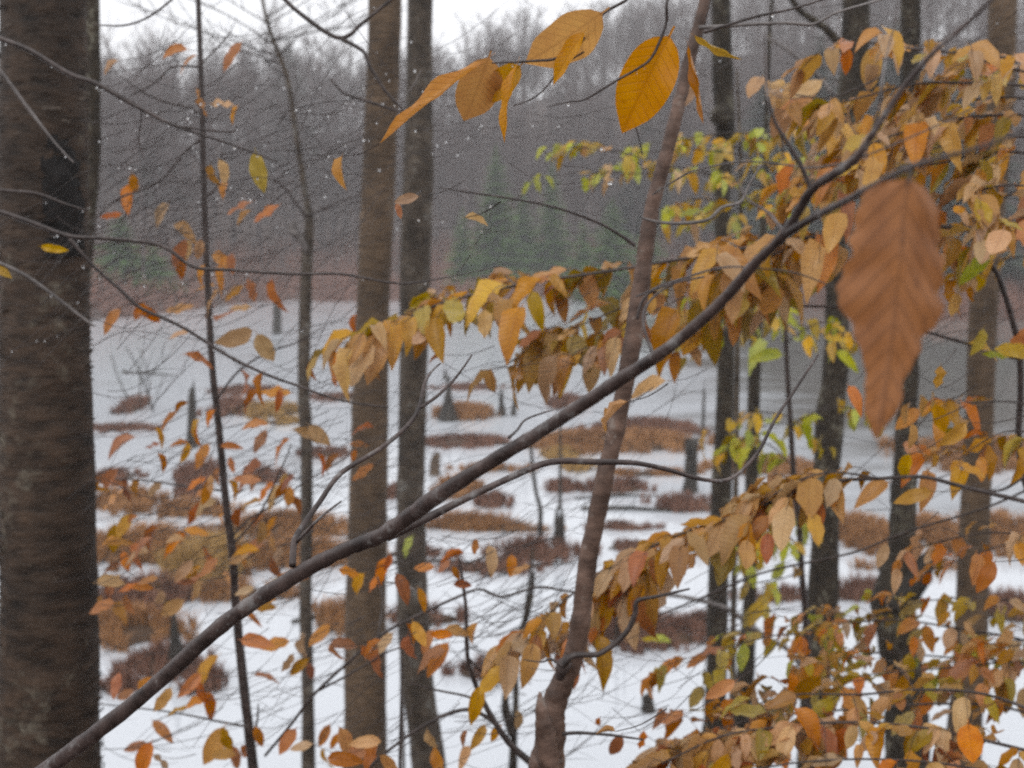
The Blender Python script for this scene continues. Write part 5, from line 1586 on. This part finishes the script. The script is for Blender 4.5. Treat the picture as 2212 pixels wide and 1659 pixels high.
# ------------------------------------------------------------------ small sapling low in the middle
prI = to_ground(px_line([(992, 1205, 5), (1000, 1260, 7), (1006, 1310, 8), (1008, 1380, 9), (1012, 1430, 10), (1030, 1485, 11), (1060, 1545, 13), (1100, 1605, 14), (1160, 1662, 16), (1220, 1740, 18)], 2.4), 1.3)
tI = thing('low_sapling', 'small leaning sapling low in the middle with rusty leaves round the centre pair', 'sapling', tuple(prI[-1][0]))
mk('stem', *tube(smooth_line(prI, 5), 9, .12, 3), M_BARK_TWIG, tI)
branch(tI, [(1066, 1560, 11), (1035, 1540, 11), (1004, 1533, 11), (960, 1545, 10), (937, 1556, 10), (880, 1590, 9), (797, 1658, 8), (740, 1720, 6)], 2.4, M_BARK_TWIG, 7, seed=31)
branch(tI, [(573, 1632, 8, 2.9), (623, 1572, 8, 2.8), (677, 1502, 8, 2.7), (740, 1442, 8), (820, 1374, 8), (904, 1329, 8), (990, 1289, 8), (1037, 1273, 7), (1084, 1289, 7), (1160, 1269, 7), (1220, 1276, 6), (1364, 1299, 5)], 2.6, M_BARK_TWIG, 7, seed=32, label='long kinked branch crossing both centre trunks')
branch(tI, [(690, 1490, 7, 2.7), (740, 1465, 6), (800, 1430, 5), (860, 1400, 4), (980, 1375, 3)], 2.6, M_BARK_TWIG, 6, seed=33)
branch(tI, [(1010, 1420, 7), (1040, 1450, 6), (960, 1490, 5)][:2], 2.4, M_BARK_TWIG, 6, seed=34)
branch(tI, [(835, 1258, 5), (870, 1262, 6), (895, 1275, 6), (910, 1290, 4)], 2.5, M_BARK_PALE, 6, seed=35)
branch(tI, [(815, 1245, 4), (826, 1290, 5), (822, 1340, 5), (816, 1372, 4)], 2.5, M_BARK_PALE, 6, seed=36)
branch(tI, [(868, 1370, 5, 2.9), (867, 1480, 6, 2.9), (864, 1600, 7, 2.9), (862, 1720, 8, 2.9)], 2.9, M_BARK_TWIG, 6, seed=37)
branch(tI, [(870, 1470, 3), (940, 1490, 6), (1000, 1502, 7), (1040, 1515, 8)], 2.45, M_BARK_TWIG, 6, seed=38)
leaf_list(tI, 2.5, 56, [(755, 1235, 'orange', 1), (768, 1262, 'gold', 1.1), (822, 1234, 'orange'), (838, 1216, 'rust', .8), (815, 1255, 'orange'), (915, 1226, 'orange', .9), (870, 1272, 'rust'), (912, 1296, 'gold', 1.0), (745, 1390, 'rust', 1.1), (802, 1402), (830, 1390), (800, 1415), (892, 1372), (922, 1386, 'orange', 1.1), (952, 1372), (990, 1362), (1022, 1370),
                        (926, 1412, 'rust', 1.2), (946, 1426, 'orange', 1.3), (882, 1402), (812, 1432), (905, 1370), (975, 1200, 'rust', .8), (1062, 1210, 'tan'), (1105, 1222, 'orange', .9), (1122, 1228, 'tan', .9), (1080, 1462, 'rust', .7), (1034, 1592, 'gold'), (1068, 1584, 'gold', .8), (1120, 1558, 'tan', .8), (1005, 1628, 'tan', 1.1), (1000, 1595, 'rust', .7),
                        (790, 1602, 'tan'), (762, 1612, 'orange', 1.2), (742, 1640, 'rust', 1.2), (838, 1650, 'gold', 1.1), (775, 1625, 'orange', 1.1), (800, 1630, 'rust', 1.2), (745, 1600, 'orange', 1), (930, 1600, 'tan'), (945, 1650, 'orange'), (985, 1240, 'rust', .8), (1000, 1262, 'rust', .7), (960, 1225, 'rust', .6)], OR, 141, dj=.3)
twig_fill(tI, (740, 1100, 1300, 1660), 78, 2.6, 260, 142, .5, 2.1, (-.6, -.2))
twig_fill(tI, (700, 800, 1330, 1130), 52, 2.8, 300, 143, .5, 1.9, (-.62, -.3))
twig_fill(tE, (1230, 1200, 1700, 1660), 46, 2.6, 260, 144, .4, 2.1, (-.6, -.2))
twig_fill(tD, (1150, 620, 1500, 900), 24, 2.7, 260, 145, .3, 2.0, (-.55, -.3))
twig_fill(tR, (1550, 0, 2212, 200), 18, 2.8, 260, 146, .4, 2.4, (-.5, -.1), drops=.5)
twig_fill(tS, (900, 200, 1400, 520), 26, 2.0, 240, 147, .3, 1.6, (-.6, .5), drops=.5)

for nm, (t, mb) in TW.items():
    mb.build('twigs', M_BARK_TWIG, t, kind='stuff')
for nm, (t, mb) in DR.items():
    mb.build('rain_drops', M_DROP, t, kind='stuff')

# ------------------------------------------------------------------ drizzle haze: one even volume round everything
m = bpy.data.materials.new('haze')
m.use_nodes = True
nt = m.node_tree
nt.nodes.clear()
o_ = nt.nodes.new('ShaderNodeOutputMaterial')
pv = nt.nodes.new('ShaderNodeVolumePrincipled')
pv.inputs['Color'].default_value = (0.98, 0.97, 0.97, 1)
pv.inputs['Density'].default_value = 0.0012
pv.inputs['Anisotropy'].default_value = 0.0
nt.links.new(pv.outputs[0], o_.inputs['Volume'])
x0, x1, y0, y1, z0, z1 = -300, 300, -60, 440, -4, 75
V = [(x, y, z) for z in (z0, z1) for y in (y0, y1) for x in (x0, x1)]
F = [(0, 2, 3, 1), (4, 5, 7, 6), (0, 1, 5, 4), (2, 6, 7, 3), (0, 4, 6, 2), (1, 3, 7, 5)]
mk('haze', V, F, m, kind='stuff', smooth=False)
